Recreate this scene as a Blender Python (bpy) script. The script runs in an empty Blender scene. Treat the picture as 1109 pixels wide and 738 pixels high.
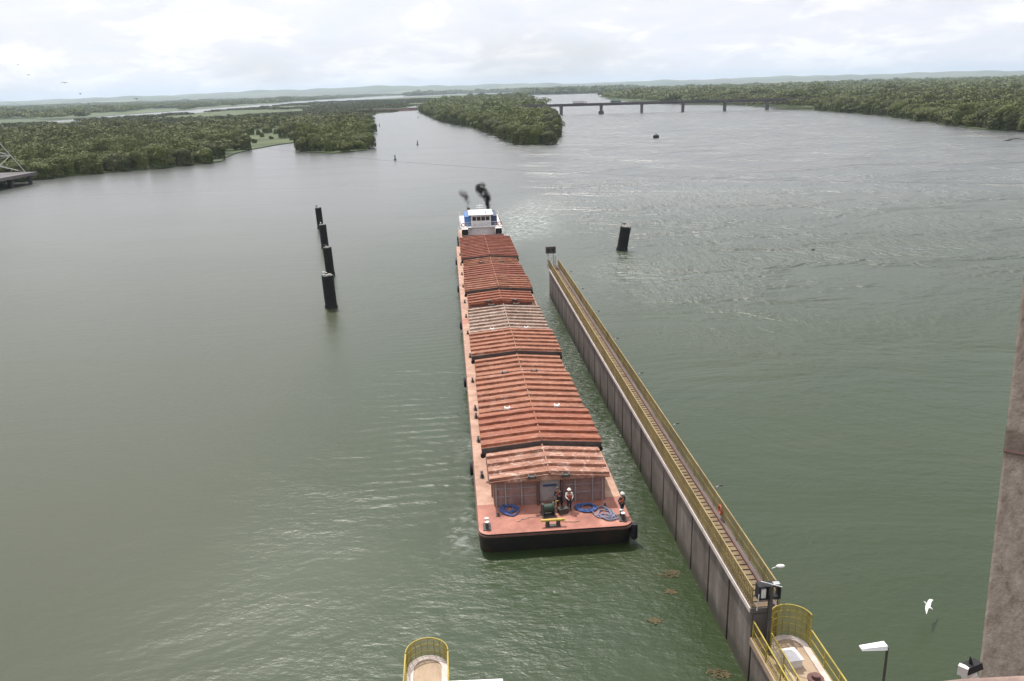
import bpy, bmesh, math, random
import numpy as np
from mathutils import Vector, Matrix
from mathutils.geometry import delaunay_2d_cdt
R = math.radians
rng = np.random.default_rng(7)
random.seed(7)
scene = bpy.context.scene
col = scene.collection

# ------------------------------------------------------------ camera
FPX, CX, CY, HC = 890.0, 554.5, 369.0, 31.3
ROLL = math.atan(0.030)
PITCH = math.atan((CY - 95.5) * math.cos(ROLL) / FPX)
fw = np.array([0, math.cos(PITCH), -math.sin(PITCH)])
u0 = np.array([0, math.sin(PITCH), math.cos(PITCH)])
r0 = np.array([1.0, 0, 0])
rt = r0 * math.cos(ROLL) - u0 * math.sin(ROLL)
up = u0 * math.cos(ROLL) + r0 * math.sin(ROLL)
cd = bpy.data.cameras.new('camera')
cam = bpy.data.objects.new('camera', cd)
col.objects.link(cam)
cd.sensor_width = 36.0
cd.lens = FPX * 36.0 / 1109.0
cd.clip_start = 0.1
cd.clip_end = 60000
cam.matrix_world = Matrix(((rt[0], up[0], -fw[0], 0), (rt[1], up[1], -fw[1], 0), (rt[2], up[2], -fw[2], HC), (0, 0, 0, 1)))
scene.camera = cam


def G(x, y, z=0.0):
    """a point of the surveyed place: photo pixel to the level z"""
    d = fw + rt * (x - CX) / FPX - up * (y - CY) / FPX
    t = (z - HC) / d[2]
    return Vector((d[0] * t, d[1] * t, z))


# ------------------------------------------------------------ sky, sun, exposure
SUN_EL, SUN_AZ = R(62), R(-24)
world = bpy.data.worlds.new('World')
scene.world = world
world.use_nodes = True
nt = world.node_tree
nt.nodes.clear()
N = nt.nodes.new
wo = N('ShaderNodeOutputWorld')
sky = N('ShaderNodeTexSky')
sky.sky_type = 'NISHITA'
sky.sun_disc = False
sky.sun_elevation = SUN_EL
sky.sun_rotation = SUN_AZ
sky.air_density = 1.0
sky.dust_density = 2.0
b1 = N('ShaderNodeBackground')
b1.inputs[1].default_value = 0.10
nt.links.new(sky.outputs[0], b1.inputs[0])
tc = N('ShaderNodeTexCoord')
sx = N('ShaderNodeSeparateXYZ')
nt.links.new(tc.outputs['Generated'], sx.inputs[0])


def M(op, a, b=None, c=None, tree=None, clamp=False):
    t = tree or nt
    n = t.nodes.new('ShaderNodeMath')
    n.operation = op
    n.use_clamp = clamp
    for i, v in enumerate((a, b, c)):
        if v is None:
            continue
        if isinstance(v, (int, float)):
            n.inputs[i].default_value = v
        else:
            t.links.new(v, n.inputs[i])
    return n.outputs[0]


zz = M('ADD', M('ABSOLUTE', sx.outputs[2]), 0.30)
cx_ = M('DIVIDE', sx.outputs[0], zz)
cy_ = M('DIVIDE', sx.outputs[1], zz)
cb = N('ShaderNodeCombineXYZ')
nt.links.new(cx_, cb.inputs[0])
nt.links.new(cy_, cb.inputs[1])
cb.inputs[2].default_value = 3.7
n1 = N('ShaderNodeTexNoise')
n1.inputs['Scale'].default_value = 3.4
n1.inputs['Detail'].default_value = 9
n1.inputs['Roughness'].default_value = 0.58
n1.inputs['Distortion'].default_value = 0.35
nt.links.new(cb.outputs[0], n1.inputs['Vector'])
rp = N('ShaderNodeValToRGB')
rp.color_ramp.elements[0].position = 0.34
rp.color_ramp.elements[0].color = (0.67, 0.69, 0.75, 1)
rp.color_ramp.elements[1].position = 0.62
rp.color_ramp.elements[1].color = (0.86, 0.85, 0.86, 1)
e = rp.color_ramp.elements.new(0.5)
e.color = (0.72, 0.72, 0.765, 1)
nt.links.new(n1.outputs[0], rp.inputs[0])
b2 = N('ShaderNodeBackground')
nt.links.new(rp.outputs[0], b2.inputs[0])
vd = N('ShaderNodeVectorMath')
vd.operation = 'DOT_PRODUCT'
nt.links.new(tc.outputs['Generated'], vd.inputs[0])
vd.inputs[1].default_value = (math.sin(SUN_AZ) * math.cos(SUN_EL), math.cos(SUN_AZ) * math.cos(SUN_EL), math.sin(SUN_EL))
# thin bright cloud round the sun: wide aureole
glow = M('MULTIPLY', M('POWER', M('MAXIMUM', vd.outputs['Value'], 0.0), 4.5), 1.5)
nt.links.new(M('ADD', glow, 1.24), b2.inputs[1])
n2 = N('ShaderNodeTexNoise')
n2.inputs['Scale'].default_value = 0.8
n2.inputs['Detail'].default_value = 7
nt.links.new(cb.outputs[0], n2.inputs['Vector'])
cov = N('ShaderNodeMapRange')
nt.links.new(n2.outputs[0], cov.inputs[0])
cov.inputs[1].default_value = 0.32
cov.inputs[2].default_value = 0.5
cov.inputs[3].default_value = 0.55
cov.inputs[4].default_value = 1.0
mx = N('ShaderNodeMixShader')
nt.links.new(cov.outputs[0], mx.inputs[0])
nt.links.new(b1.outputs[0], mx.inputs[1])
nt.links.new(b2.outputs[0], mx.inputs[2])
nt.links.new(mx.outputs[0], wo.inputs[0])

ld = bpy.data.lights.new('sun', 'SUN')
ld.energy = 4.2
ld.angle = R(0.6)
ld.color = (1.0, 0.95, 0.87)
sun = bpy.data.objects.new('sun', ld)
col.objects.link(sun)
sd = Vector((math.sin(SUN_AZ) * math.cos(SUN_EL), math.cos(SUN_AZ) * math.cos(SUN_EL), math.sin(SUN_EL)))
sun.rotation_euler = sd.to_track_quat('Z', 'Y').to_euler()
sun.location = (0, 0, 400)
vs = scene.view_settings
vs.view_transform = 'Standard'
vs.look = 'None'
vs.exposure = 0.06
vs.gamma = 1.0
vs.use_curve_mapping = False
scene.cycles.max_bounces = 6
scene.cycles.diffuse_bounces = 2
scene.cycles.glossy_bounces = 3
scene.cycles.transmission_bounces = 3
scene.cycles.volume_bounces = 0
scene.cycles.transparent_max_bounces = 8
scene.cycles.caustics_reflective = False
scene.cycles.caustics_refractive = False
scene.cycles.sample_clamp_indirect = 4.0
scene.cycles.volume_step_rate = 1.0
scene.cycles.volume_max_steps = 256


# ------------------------------------------------------------ helpers
class MB:
    """collects faces and links them as one mesh object"""

    def __init__(s):
        s.v, s.f, s.sm = [], [], []

    def add(s, vs_, fs, smooth=False):
        b = len(s.v)
        s.v += [tuple(v) for v in vs_]
        s.f += [tuple(b + i for i in f) for f in fs]
        s.sm += [smooth] * len(fs)
        return s

    def box(s, x0, x1, y0, y1, z0, z1, rz=0.0, piv=None):
        vs_ = [(x, y, z) for z in (z0, z1) for y in (y0, y1) for x in (x0, x1)]
        if rz:
            px, py = piv or ((x0 + x1) / 2, (y0 + y1) / 2)
            c, n = math.cos(rz), math.sin(rz)
            vs_ = [(px + (x - px) * c - (y - py) * n, py + (x - px) * n + (y - py) * c, z) for x, y, z in vs_]
        return s.add(vs_, [(0, 2, 3, 1), (4, 5, 7, 6), (0, 1, 5, 4), (2, 6, 7, 3), (0, 4, 6, 2), (1, 3, 7, 5)])

    def tube(s, p0, p1, r, r1=None, n=8, caps=True):
        p0, p1 = Vector(p0), Vector(p1)
        r1 = r if r1 is None else r1
        d = (p1 - p0).normalized()
        a = d.orthogonal().normalized()
        b = d.cross(a)
        vs_ = [p0 + (a * math.cos(2 * math.pi * k / n) + b * math.sin(2 * math.pi * k / n)) * r for k in range(n)]
        vs_ += [p1 + (a * math.cos(2 * math.pi * k / n) + b * math.sin(2 * math.pi * k / n)) * r1 for k in range(n)]
        fs = [(k, (k + 1) % n, n + (k + 1) % n, n + k) for k in range(n)]
        s.add(vs_, fs, True)
        if caps:
            s.add(vs_[:n], [tuple(range(n))[::-1]])
            s.add(vs_[n:], [tuple(range(n))])
        return s

    def path(s, pts, r, n=6):
        for a, b in zip(pts[:-1], pts[1:]):
            s.tube(a, b, r, n=n, caps=True)
        return s

    def prism(s, pts, z0, z1):
        """pts counter-clockwise in plan"""
        n = len(pts)
        vs_ = [(p[0], p[1], z0) for p in pts] + [(p[0], p[1], z1) for p in pts]
        fs = [(k, (k + 1) % n, n + (k + 1) % n, n + k) for k in range(n)]
        fs += [tuple(range(n, 2 * n)), tuple(range(n))[::-1]]
        return s.add(vs_, fs)

    def torus(s, c, R_, r, axis='z', n=16, m=6, a0=0, a1=2 * math.pi):
        c = Vector(c)
        full = abs(a1 - a0 - 2 * math.pi) < 1e-6
        k_ = n if full else n + 1
        vs_ = []
        for i in range(k_):
            a = a0 + (a1 - a0) * i / n
            for j in range(m):
                b = 2 * math.pi * j / m
                q = ((R_ + r * math.cos(b)) * math.cos(a), (R_ + r * math.cos(b)) * math.sin(a), r * math.sin(b))
                if axis == 'y':
                    q = (q[0], q[2], q[1])
                if axis == 'x':
                    q = (q[2], q[0], q[1])
                vs_.append(c + Vector(q))
        fs = []
        for i in range(n):
            for j in range(m):
                i2 = (i + 1) % k_
                fs.append((i * m + j, i2 * m + j, i2 * m + (j + 1) % m, i * m + (j + 1) % m))
        return s.add(vs_, fs, True)

    def blob(s, c, rx, ry, rz, seed=0, amp=0.12, n=10, m=7):
        rr = random.Random(seed)
        vs_ = [(c[0], c[1], c[2] - rz)]
        for j in range(1, m):
            t = math.pi * j / m
            for i in range(n):
                a = 2 * math.pi * i / n
                k = 1 + rr.uniform(-amp, amp)
                vs_.append((c[0] + rx * k * math.sin(t) * math.cos(a), c[1] + ry * k * math.sin(t) * math.sin(a), c[2] - rz * k * math.cos(t)))
        vs_.append((c[0], c[1], c[2] + rz))
        fs = [(0, 1 + (i + 1) % n, 1 + i) for i in range(n)]
        for j in range(m - 2):
            for i in range(n):
                fs.append((1 + j * n + i, 1 + j * n + (i + 1) % n, 1 + (j + 1) * n + (i + 1) % n, 1 + (j + 1) * n + i))
        L_ = len(vs_) - 1
        fs += [(1 + (m - 2) * n + i, 1 + (m - 2) * n + (i + 1) % n, L_) for i in range(n)]
        return s.add(vs_, fs, True)

    def build(s, name, mat, parent=None, bevel=0.0, loc=None):
        me = bpy.data.meshes.new(name)
        me.from_pydata(s.v, [], s.f)
        me.polygons.foreach_set('use_smooth', s.sm)
        me.update()
        me.materials.append(mat)
        o = bpy.data.objects.new(name, me)
        col.objects.link(o)
        if parent is not None:
            o.parent = parent
        if loc is not None:
            o.location = loc
        if bevel:
            b = o.modifiers.new('bevel', 'BEVEL')
            b.width = bevel
            b.segments = 2
            b.limit_method = 'ANGLE'
        return o


def fast_mesh(name, V, Q, mat, parent=None, smooth=False):
    me = bpy.data.meshes.new(name)
    V = np.asarray(V, np.float32)
    Q = np.asarray(Q, np.int32)
    n, k = Q.shape
    me.vertices.add(len(V))
    me.vertices.foreach_set('co', V.ravel())
    me.loops.add(n * k)
    me.loops.foreach_set('vertex_index', Q.ravel())
    me.polygons.add(n)
    me.polygons.foreach_set('loop_start', np.arange(0, n * k, k, dtype=np.int32))
    me.polygons.foreach_set('loop_total', np.full(n, k, np.int32))
    me.polygons.foreach_set('use_smooth', np.full(n, smooth))
    me.update(calc_edges=True)
    me.validate()
    me.materials.append(mat)
    o = bpy.data.objects.new(name, me)
    col.objects.link(o)
    if parent is not None:
        o.parent = parent
    return o


def tag(o, label=None, cat=None, group=None, kind=None):
    for k, v in (('label', label), ('category', cat), ('group', group), ('kind', kind)):
        if v:
            o[k] = v
    return o


def empty(name, loc, rz=0.0, label=None, cat=None, group=None):
    o = bpy.data.objects.new(name, None)
    col.objects.link(o)
    o.location = loc
    o.rotation_euler = (0, 0, rz)
    o.empty_display_size = 0.5
    return tag(o, label, cat, group)


def children(o):
    return [c for c in list(o.children)]


def copy_tree(o, parent=None):
    c = o.copy()
    col.objects.link(c)
    c.parent = parent
    for ch in children(o):
        copy_tree(ch, c)
    return c


# ------------------------------------------------------------ materials
def mat_new(name):
    m = bpy.data.materials.new(name)
    m.use_nodes = True
    t = m.node_tree
    return m, t, t.nodes['Principled BSDF']


def noise(t, scale, detail=5, rough=0.55, vec=None, dist=0.0):
    n = t.nodes.new('ShaderNodeTexNoise')
    n.inputs['Scale'].default_value = scale
    n.inputs['Detail'].default_value = detail
    n.inputs['Roughness'].default_value = rough
    n.inputs['Distortion'].default_value = dist
    if vec is not None:
        t.links.new(vec, n.inputs['Vector'])
    return n.outputs[0]


def ramp(t, fac, stops):
    r = t.nodes.new('ShaderNodeValToRGB')
    el = r.color_ramp.elements
    while len(el) > 1:
        el.remove(el[-1])
    el[0].position, el[0].color = stops[0][0], tuple(stops[0][1]) + (1,)
    for p, c in stops[1:]:
        k = el.new(p)
        k.color = tuple(c) + (1,)
    t.links.new(fac, r.inputs[0])
    return r.outputs[0]


def mixc(t, fac, a, b, mode='MIX'):
    m = t.nodes.new('ShaderNodeMix')
    m.data_type = 'RGBA'
    m.blend_type = mode
    for i, v in ((0, fac), (6, a), (7, b)):
        if isinstance(v, (int, float)):
            m.inputs[i].default_value = v
        elif isinstance(v, tuple):
            m.inputs[i].default_value = v + (1,) if len(v) == 3 else v
        else:
            t.links.new(v, m.inputs[i])
    return m.outputs[2]


def objvec(t, scale=(1, 1, 1)):
    tcn = t.nodes.new('ShaderNodeTexCoord')
    mp = t.nodes.new('ShaderNodeMapping')
    mp.inputs['Scale'].default_value = scale
    t.links.new(tcn.outputs['Object'], mp.inputs[0])
    return mp.outputs[0]


def bump(t, h, bsdf, strength=0.4, dist=0.02):
    b = t.nodes.new('ShaderNodeBump')
    b.inputs['Strength'].default_value = strength
    b.inputs['Distance'].default_value = dist
    t.links.new(h, b.inputs['Height'])
    t.links.new(b.outputs[0], bsdf.inputs['Normal'])


def weathered(name, c0, c1, c2=None, scale=0.6, rough=0.8, metal=0.0, streak=(1, 1, 1), bmp=0.3, fine=9.0):
    """two or three tones of real wear: patches, streaks and grain"""
    m, t, b = mat_new(name)
    v = objvec(t, streak)
    a = noise(t, scale, 8, 0.62, v, 0.3)
    stops = [(0.33, c0), (0.58, c1)]
    if c2:
        stops.append((0.74, c2))
    cc = ramp(t, a, stops)
    g = noise(t, fine, 6, 0.7, v)
    gm = t.nodes.new('ShaderNodeMapRange')
    t.links.new(g, gm.inputs[0])
    gm.inputs[3].default_value = 0.72
    gm.inputs[4].default_value = 1.28
    out = mixc(t, 1.0, cc, gm.outputs[0], 'MULTIPLY')
    t.links.new(out, b.inputs['Base Color'])
    b.inputs['Roughness'].default_value = rough
    b.inputs['Metallic'].default_value = metal
    bump(t, g, b, bmp, 0.02)
    return m


def plain(name, c, rough=0.6, metal=0.0, var=0.25):
    return weathered(name, tuple(k * (1 - var) for k in c), tuple(min(1, k * (1 + var)) for k in c), None, 1.3, rough, metal)


MT = {}
MT['deck'] = weathered('deck_paint', (0.24, 0.09, 0.065), (0.39, 0.165, 0.12), (0.45, 0.255, 0.195), 0.5, 0.75)
MT['side_deck'] = weathered('side_deck_paint', (0.30, 0.165, 0.115), (0.47, 0.29, 0.21), (0.53, 0.36, 0.28), 0.7, 0.75)
MT['hull'] = weathered('hull_paint', (0.012, 0.012, 0.012), (0.022, 0.020, 0.018), (0.07, 0.028, 0.018), 0.5, 0.55)
MT['coaming'] = weathered('coaming_paint', (0.22, 0.12, 0.105), (0.31, 0.195, 0.17), (0.22, 0.09, 0.06), 0.9, 0.8)
MT['coaming_grey'] = weathered('coaming_grey', (0.25, 0.205, 0.20), (0.34, 0.295, 0.29), (0.22, 0.14, 0.12), 0.8, 0.8)
MT['frame_dark'] = weathered('frame_rust', (0.09, 0.045, 0.04), (0.14, 0.07, 0.06), None, 2.0, 0.8)
MT['black'] = plain('black_rubber', (0.012, 0.012, 0.013), 0.8)
MT['dark_steel'] = plain('dark_steel', (0.05, 0.045, 0.042), 0.6)
MT['yellow'] = weathered('yellow_paint', (0.42, 0.27, 0.04), (0.58, 0.42, 0.08), (0.30, 0.17, 0.05), 1.5, 0.6)
MT['yellow_rail'] = weathered('yellow_rail', (0.24, 0.18, 0.03), (0.38, 0.30, 0.05), (0.24, 0.16, 0.06), 0.8, 0.6)
MT['rail_steel'] = weathered('ochre_rail', (0.17, 0.125, 0.05), (0.30, 0.225, 0.09), (0.22, 0.135, 0.08), 0.5, 0.7)
MT['white'] = plain('white_paint', (0.75, 0.74, 0.73), 0.5, 0, 0.08)
MT['offwhite'] = weathered('aged_white', (0.60, 0.57, 0.56), (0.75, 0.72, 0.70), (0.5, 0.42, 0.36), 1.0, 0.6)
MT['blue'] = plain('blue_paint', (0.06, 0.15, 0.36), 0.5, 0, 0.2)
MT['dark_blue'] = plain('dark_blue_paint', (0.03, 0.05, 0.11), 0.5, 0, 0.2)
MT['blue_rope'] = plain('blue_rope', (0.05, 0.095, 0.24), 0.9)
MT['grey_rope'] = plain('grey_rope', (0.17, 0.175, 0.24), 0.9)
MT['concrete'] = weathered('stained_concrete', (0.085, 0.066, 0.055), (0.165, 0.132, 0.115), (0.25, 0.215, 0.195), 0.55, 0.9, 0, (1.6, 1.6, 0.4), 0.5, 5)
_m = MT['concrete']
_t = _m.node_tree
_b = _t.nodes['Principled BSDF']
_src = _b.inputs['Base Color'].links[0].from_socket
_sp = _t.nodes.new('ShaderNodeSeparateXYZ')
_t.links.new(objvec(_t), _sp.inputs[0])
_w = _t.nodes.new('ShaderNodeMapRange')
_t.links.new(M('ADD', _sp.outputs[2], M('MULTIPLY', noise(_t, 1.2, 4, 0.6, objvec(_t)), 0.9, tree=_t), tree=_t), _w.inputs[0])
_w.inputs[1].default_value = 1.75
_w.inputs[2].default_value = 1.05
_w.inputs[4].default_value = 0.8
_t.links.new(mixc(_t, _w.outputs[0], _src, (0.045, 0.042, 0.025)), _b.inputs['Base Color'])
MT['walk'] = weathered('walkway_concrete', (0.26, 0.18, 0.12), (0.40, 0.30, 0.21), (0.50, 0.42, 0.33), 0.6, 0.9, 0, (1, 0.4, 1), 0.4, 4)
MT['pale_concrete'] = weathered('pale_concrete', (0.45, 0.37, 0.33), (0.60, 0.52, 0.47), None, 1.2, 0.9)
MT['bridge'] = weathered('bridge_concrete', (0.09, 0.08, 0.085), (0.14, 0.125, 0.125), None, 0.15, 0.9)
MT['pile'] = weathered('wet_black_steel', (0.006, 0.007, 0.007), (0.012, 0.013, 0.012), (0.025, 0.022, 0.018), 0.7, 0.9)
MT['guano'] = plain('guano', (0.30, 0.29, 0.27), 0.9)
MT['wire'] = plain('cable', (0.10, 0.10, 0.10), 0.6)
MT['galv'] = plain('galvanised_steel', (0.42, 0.43, 0.43), 0.5, 0.3)
MT['skin'] = plain('skin', (0.28, 0.15, 0.10), 0.6, 0, 0.08)
MT['navy'] = plain('navy_cloth', (0.02, 0.022, 0.04), 0.9)
MT['red_vest'] = plain('red_vest', (0.50, 0.06, 0.04), 0.8)
MT['white_cloth'] = plain('white_cloth', (0.62, 0.60, 0.58), 0.9)
MT['hivis'] = plain('orange_vest', (0.60, 0.14, 0.05), 0.8)
MT['glass'] = plain('dark_glass', (0.02, 0.025, 0.03), 0.08)
MT['orange'] = plain('lifebuoy_orange', (0.36, 0.09, 0.045), 0.6)
MT['bird_dark'] = plain('dark_feathers', (0.03, 0.028, 0.027), 0.8)
MT['bird_white'] = plain('white_feathers', (0.80, 0.79, 0.77), 0.8, 0, 0.05)
MT['trunk'] = weathered('bark', (0.07, 0.05, 0.035), (0.13, 0.10, 0.08), None, 2, 0.9)
MT['soil'] = weathered('bare_soil', (0.22, 0.10, 0.06), (0.30, 0.15, 0.10), None, 0.02, 0.95)
MT['lime'] = plain('buoy_green', (0.02, 0.045, 0.03), 0.6)
MT['weed'] = weathered('brown_waterweed', (0.045, 0.040, 0.012), (0.085, 0.06, 0.022), None, 3, 0.8)


def cover_mat(name, c0, c1, c2, rust, pale=0.0):
    m, t, b = mat_new(name)
    v = objvec(t, (0.35, 2.2, 1))
    a = noise(t, 0.8, 9, 0.72, v, 0.5)
    cc = ramp(t, a, [(0.30, c0), (0.52, c1), (0.72, c2)])
    v2 = objvec(t, (1, 1, 1))
    b2_ = noise(t, 1.6, 8, 0.7, v2, 1.0)
    mk = t.nodes.new('ShaderNodeMapRange')
    t.links.new(b2_, mk.inputs[0])
    mk.inputs[1].default_value = 0.52
    mk.inputs[2].default_value = 0.62
    mk.inputs[4].default_value = pale
    cc = mixc(t, mk.outputs[0], cc, (0.62, 0.50, 0.44))
    v3 = objvec(t, (0.5, 1.4, 1))
    st_ = noise(t, 1.3, 9, 0.75, v3, 1.5)
    mk2 = t.nodes.new('ShaderNodeMapRange')
    t.links.new(st_, mk2.inputs[0])
    mk2.inputs[1].default_value = 0.47
    mk2.inputs[2].default_value = 0.58
    mk2.inputs[4].default_value = 0.55
    cc = mixc(t, mk2.outputs[0], cc, tuple(q * 0.38 for q in c0))
    g = noise(t, 7, 6, 0.7, v2)
    gm = t.nodes.new('ShaderNodeMapRange')
    t.links.new(g, gm.inputs[0])
    gm.inputs[3].default_value = 0.75
    gm.inputs[4].default_value = 1.25
    out = mixc(t, 1.0, cc, gm.outputs[0], 'MULTIPLY')
    t.links.new(out, b.inputs['Base Color'])
    b.inputs['Roughness'].default_value = 0.85
    bump(t, g, b, 0.25, 0.02)
    return m


MT['cover_faded'] = cover_mat('faded_red_cover', (0.23, 0.088, 0.056), (0.33, 0.155, 0.10), (0.43, 0.26, 0.19), 0, 0.6)
MT['cover_red'] = cover_mat('red_cover', (0.20, 0.055, 0.028), (0.28, 0.092, 0.048), (0.34, 0.15, 0.09), 0, 0.12)
MT['cover_brown'] = cover_mat('rust_cover', (0.20, 0.068, 0.034), (0.30, 0.115, 0.062), (0.36, 0.18, 0.115), 0, 0.25)
MT['cover_pale'] = cover_mat('pale_worn_cover', (0.20, 0.11, 0.075), (0.29, 0.20, 0.15), (0.36, 0.30, 0.265), 0, 0.6)
MT['cover_dark'] = cover_mat('dark_red_cover', (0.18, 0.055, 0.032), (0.27, 0.088, 0.052), (0.33, 0.14, 0.09), 0, 0.15)


def leaf_mat(name, dark, mid, light, tintscale=0.045):
    m, t, b = mat_new(name)
    geo = t.nodes.new('ShaderNodeNewGeometry')
    v = geo.outputs['Position']
    a = noise(t, tintscale, 3, 0.6, v)
    a2 = noise(t, tintscale * 3.6, 3, 0.6, v)
    isl = geo.outputs['Random Per Island']
    f = M('ADD', M('ADD', M('MULTIPLY', a, 0.62), M('MULTIPLY', a2, 0.42), tree=t), M('MULTIPLY', isl, 0.12), tree=t)
    f = M('SUBTRACT', f, 0.06, tree=t)
    cc = ramp(t, f, [(0.30, dark), (0.50, mid), (0.68, light)])
    t.links.new(cc, b.inputs['Base Color'])
    b.inputs['Roughness'].default_value = 0.65
    b.inputs['Specular IOR Level'].default_value = 0.25
    tr = t.nodes.new('ShaderNodeBsdfTranslucent')
    t.links.new(cc, tr.inputs[0])
    mxs = t.nodes.new('ShaderNodeMixShader')
    mxs.inputs[0].default_value = 0.08
    t.links.new(b.outputs[0], mxs.inputs[1])
    t.links.new(tr.outputs[0], mxs.inputs[2])
    t.links.new(mxs.outputs[0], t.nodes['Material Output'].inputs[0])
    return m


MT['leaf'] = leaf_mat('leaves_mixed', (0.020, 0.032, 0.010), (0.044, 0.060, 0.015), (0.095, 0.108, 0.026))
MT['leaf_warm'] = leaf_mat('leaves_olive', (0.030, 0.047, 0.010), (0.060, 0.084, 0.016), (0.105, 0.125, 0.026), 0.05)
MT['leaf_dark'] = leaf_mat('leaves_dark', (0.014, 0.023, 0.012), (0.030, 0.043, 0.017), (0.075, 0.085, 0.026), 0.03)
MT['leaf_far'] = leaf_mat('leaves_far', (0.022, 0.036, 0.018), (0.055, 0.075, 0.026), (0.13, 0.15, 0.05), 0.008)

# ------------------------------------------------------------ water
WAX = R(-4.05)
axs = np.array([math.sin(WAX), math.cos(WAX)])
axl = np.array([math.cos(WAX), -math.sin(WAX)])


def W(l, s, z=0.0):
    """lock coordinates: l across, s along the barge"""
    q = axl * l + axs * s
    return Vector((float(q[0]), float(q[1]), z))


def water():
    # fine sheet near the lock, coarser outward; attributes carry ruffle, foam and painted-in sheen
    xs = np.concatenate([-np.geomspace(20000, 110, 22), np.linspace(-100, 200, 151), np.geomspace(215, 20000, 22)])
    ys = np.concatenate([[-150, -60], np.linspace(-20, 300, 161), np.geomspace(306, 26000, 60)])
    X, Y = np.meshgrid(xs, ys)
    V = np.stack([X, Y, np.zeros_like(X)], -1).reshape(-1, 3)
    nx, ny = len(xs), len(ys)
    i, j = np.meshgrid(np.arange(nx - 1), np.arange(ny - 1))
    a = (j * nx + i).ravel()
    Q = np.stack([a, a + 1, a + 1 + nx, a + nx], 1)
    m, t, b = mat_new('river_water')
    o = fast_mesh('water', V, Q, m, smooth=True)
    o['kind'] = 'structure'
    L_ = V[:, 0] * axl[0] + V[:, 1] * axl[1]
    S_ = V[:, 0] * axs[0] + V[:, 1] * axs[1]

    def st(v, a_, b_):
        k = np.clip((v - a_) / (b_ - a_), 0, 1)
        return k * k * (3 - 2 * k)

    # wave train thrown off the port side of the tow
    train = st(L_, -13, -4) * (1 - st(L_, 0.5, 1.5)) * st(S_, 52, 62) * (1 - st(S_, 100, 150))
    # chop trapped between tow and guide wall
    trap = st(L_, 11, 11.8) * (1 - st(L_, 14.9, 15.5)) * st(S_, 52, 66) * (1 - st(S_, 125, 150))
    right = st(L_, 15.5, 40) * st(S_, 55, 150)
    calm = (1 - st(L_, -25, -5)) * (1 - st(S_, 250, 500))
    foam = 1.3 * np.exp(-(((L_ - 17 - (S_ - 190) * 0.16) / 7.5) ** 2)) * st(S_, 168, 186) * (1 - st(S_, 205, 265))
    foam += 0.75 * np.exp(-(((L_ - 11.5) / 2.2) ** 2)) * st(S_, 160, 172) * (1 - st(S_, 180, 200))
    foam += 0.9 * np.exp(-(((L_ - 0.5) / 0.8) ** 2)) * st(S_, 50.5, 52) * (1 - st(S_, 54, 59))
    foam += 0.6 * np.exp(-(((L_ - 0.4) / 0.7) ** 2)) * st(S_, 66, 68) * (1 - st(S_, 70, 74))
    foam += 0.55 * np.exp(-(((L_ - 12.6) / 0.7) ** 2)) * st(S_, 51, 53) * (1 - st(S_, 66, 90))
    foam += 0.28 * np.exp(-(((L_ - 38) / 22) ** 2 + ((S_ - 135) / 18) ** 2))
    foam += 0.30 * np.exp(-(((L_ - 75) / 45) ** 2 + ((S_ - 235) / 28) ** 2))
    sparkle = np.exp(-(((V[:, 0] + 14.5) / 9) ** 2 + ((V[:, 1] - 49) / 10) ** 2))  # soft spot of sun glitter, painted into the water colour further down
    for nme, arr in (('train', train), ('trap', trap), ('right', right), ('calm', calm), ('foam', np.clip(foam, 0, 1)), ('sun_glint', sparkle), ('far', st(V[:, 1], 50, 330))):
        at = o.data.attributes.new(nme, 'FLOAT', 'POINT')
        at.data.foreach_set('value', arr.astype(np.float32))

    def A(nme):
        n = t.nodes.new('ShaderNodeAttribute')
        n.attribute_name = nme
        return n.outputs['Fac']

    tcn = t.nodes.new('ShaderNodeTexCoord')

    def vec(sc, rot=0.0):
        mp = t.nodes.new('ShaderNodeMapping')
        mp.inputs['Scale'].default_value = sc
        mp.inputs['Rotation'].default_value = (0, 0, rot)
        t.links.new(tcn.outputs['Object'], mp.inputs[0])
        return mp.outputs[0]

    def mm(op, a_, b_=None):
        return M(op, a_, b_, tree=t)

    ripple = noise(t, 1.5, 5, 0.62, vec((0.75, 1.25, 1), R(8)), 0.2)
    chop = noise(t, 0.40, 4, 0.6, vec((0.75, 1.3, 1), R(-5)), 0.1)
    swell = noise(t, 0.11, 3, 0.5, vec((0.7, 1.3, 1), R(6)), 0.1)
    patch = noise(t, 0.028, 5, 0.65, vec((0.8, 1.5, 1), R(14)), 0.7)
    wv = t.nodes.new('ShaderNodeTexWave')
    wv.wave_type = 'BANDS'
    wv.bands_direction = 'Y'
    wv.inputs['Scale'].default_value = 0.21
    wv.inputs['Distortion'].default_value = 7
    wv.inputs['Detail'].default_value = 3
    wv.inputs['Detail Scale'].default_value = 0.45
    t.links.new(vec((1, 1, 1), R(-8)), wv.inputs['Vector'])
    wd = t.nodes.new('ShaderNodeTexWave')
    wd.wave_type = 'BANDS'
    wd.bands_direction = 'X'
    wd.inputs['Scale'].default_value = 0.30
    wd.inputs['Distortion'].default_value = 5
    wd.inputs['Detail'].default_value = 3
    wd.inputs['Detail Scale'].default_value = 1.3
    t.links.new(vec((1, 1, 1), R(48)), wd.inputs['Vector'])
    amp = mm('ADD', mm('MULTIPLY', A('right'), 1.15), 0.75)
    amp = mm('SUBTRACT', amp, mm('MULTIPLY', A('calm'), 0.38))
    pt = t.nodes.new('ShaderNodeMapRange')
    t.links.new(patch, pt.inputs[0])
    pt.inputs[1].default_value = 0.38
    pt.inputs[2].default_value = 0.62
    pt.inputs[3].default_value = 0.35
    pt.inputs[4].default_value = 1.35
    amp = mm('MULTIPLY', amp, pt.outputs[0])
    amp = mm('ADD', amp, mm('MULTIPLY', A('sun_glint'), 0.1))
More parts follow.
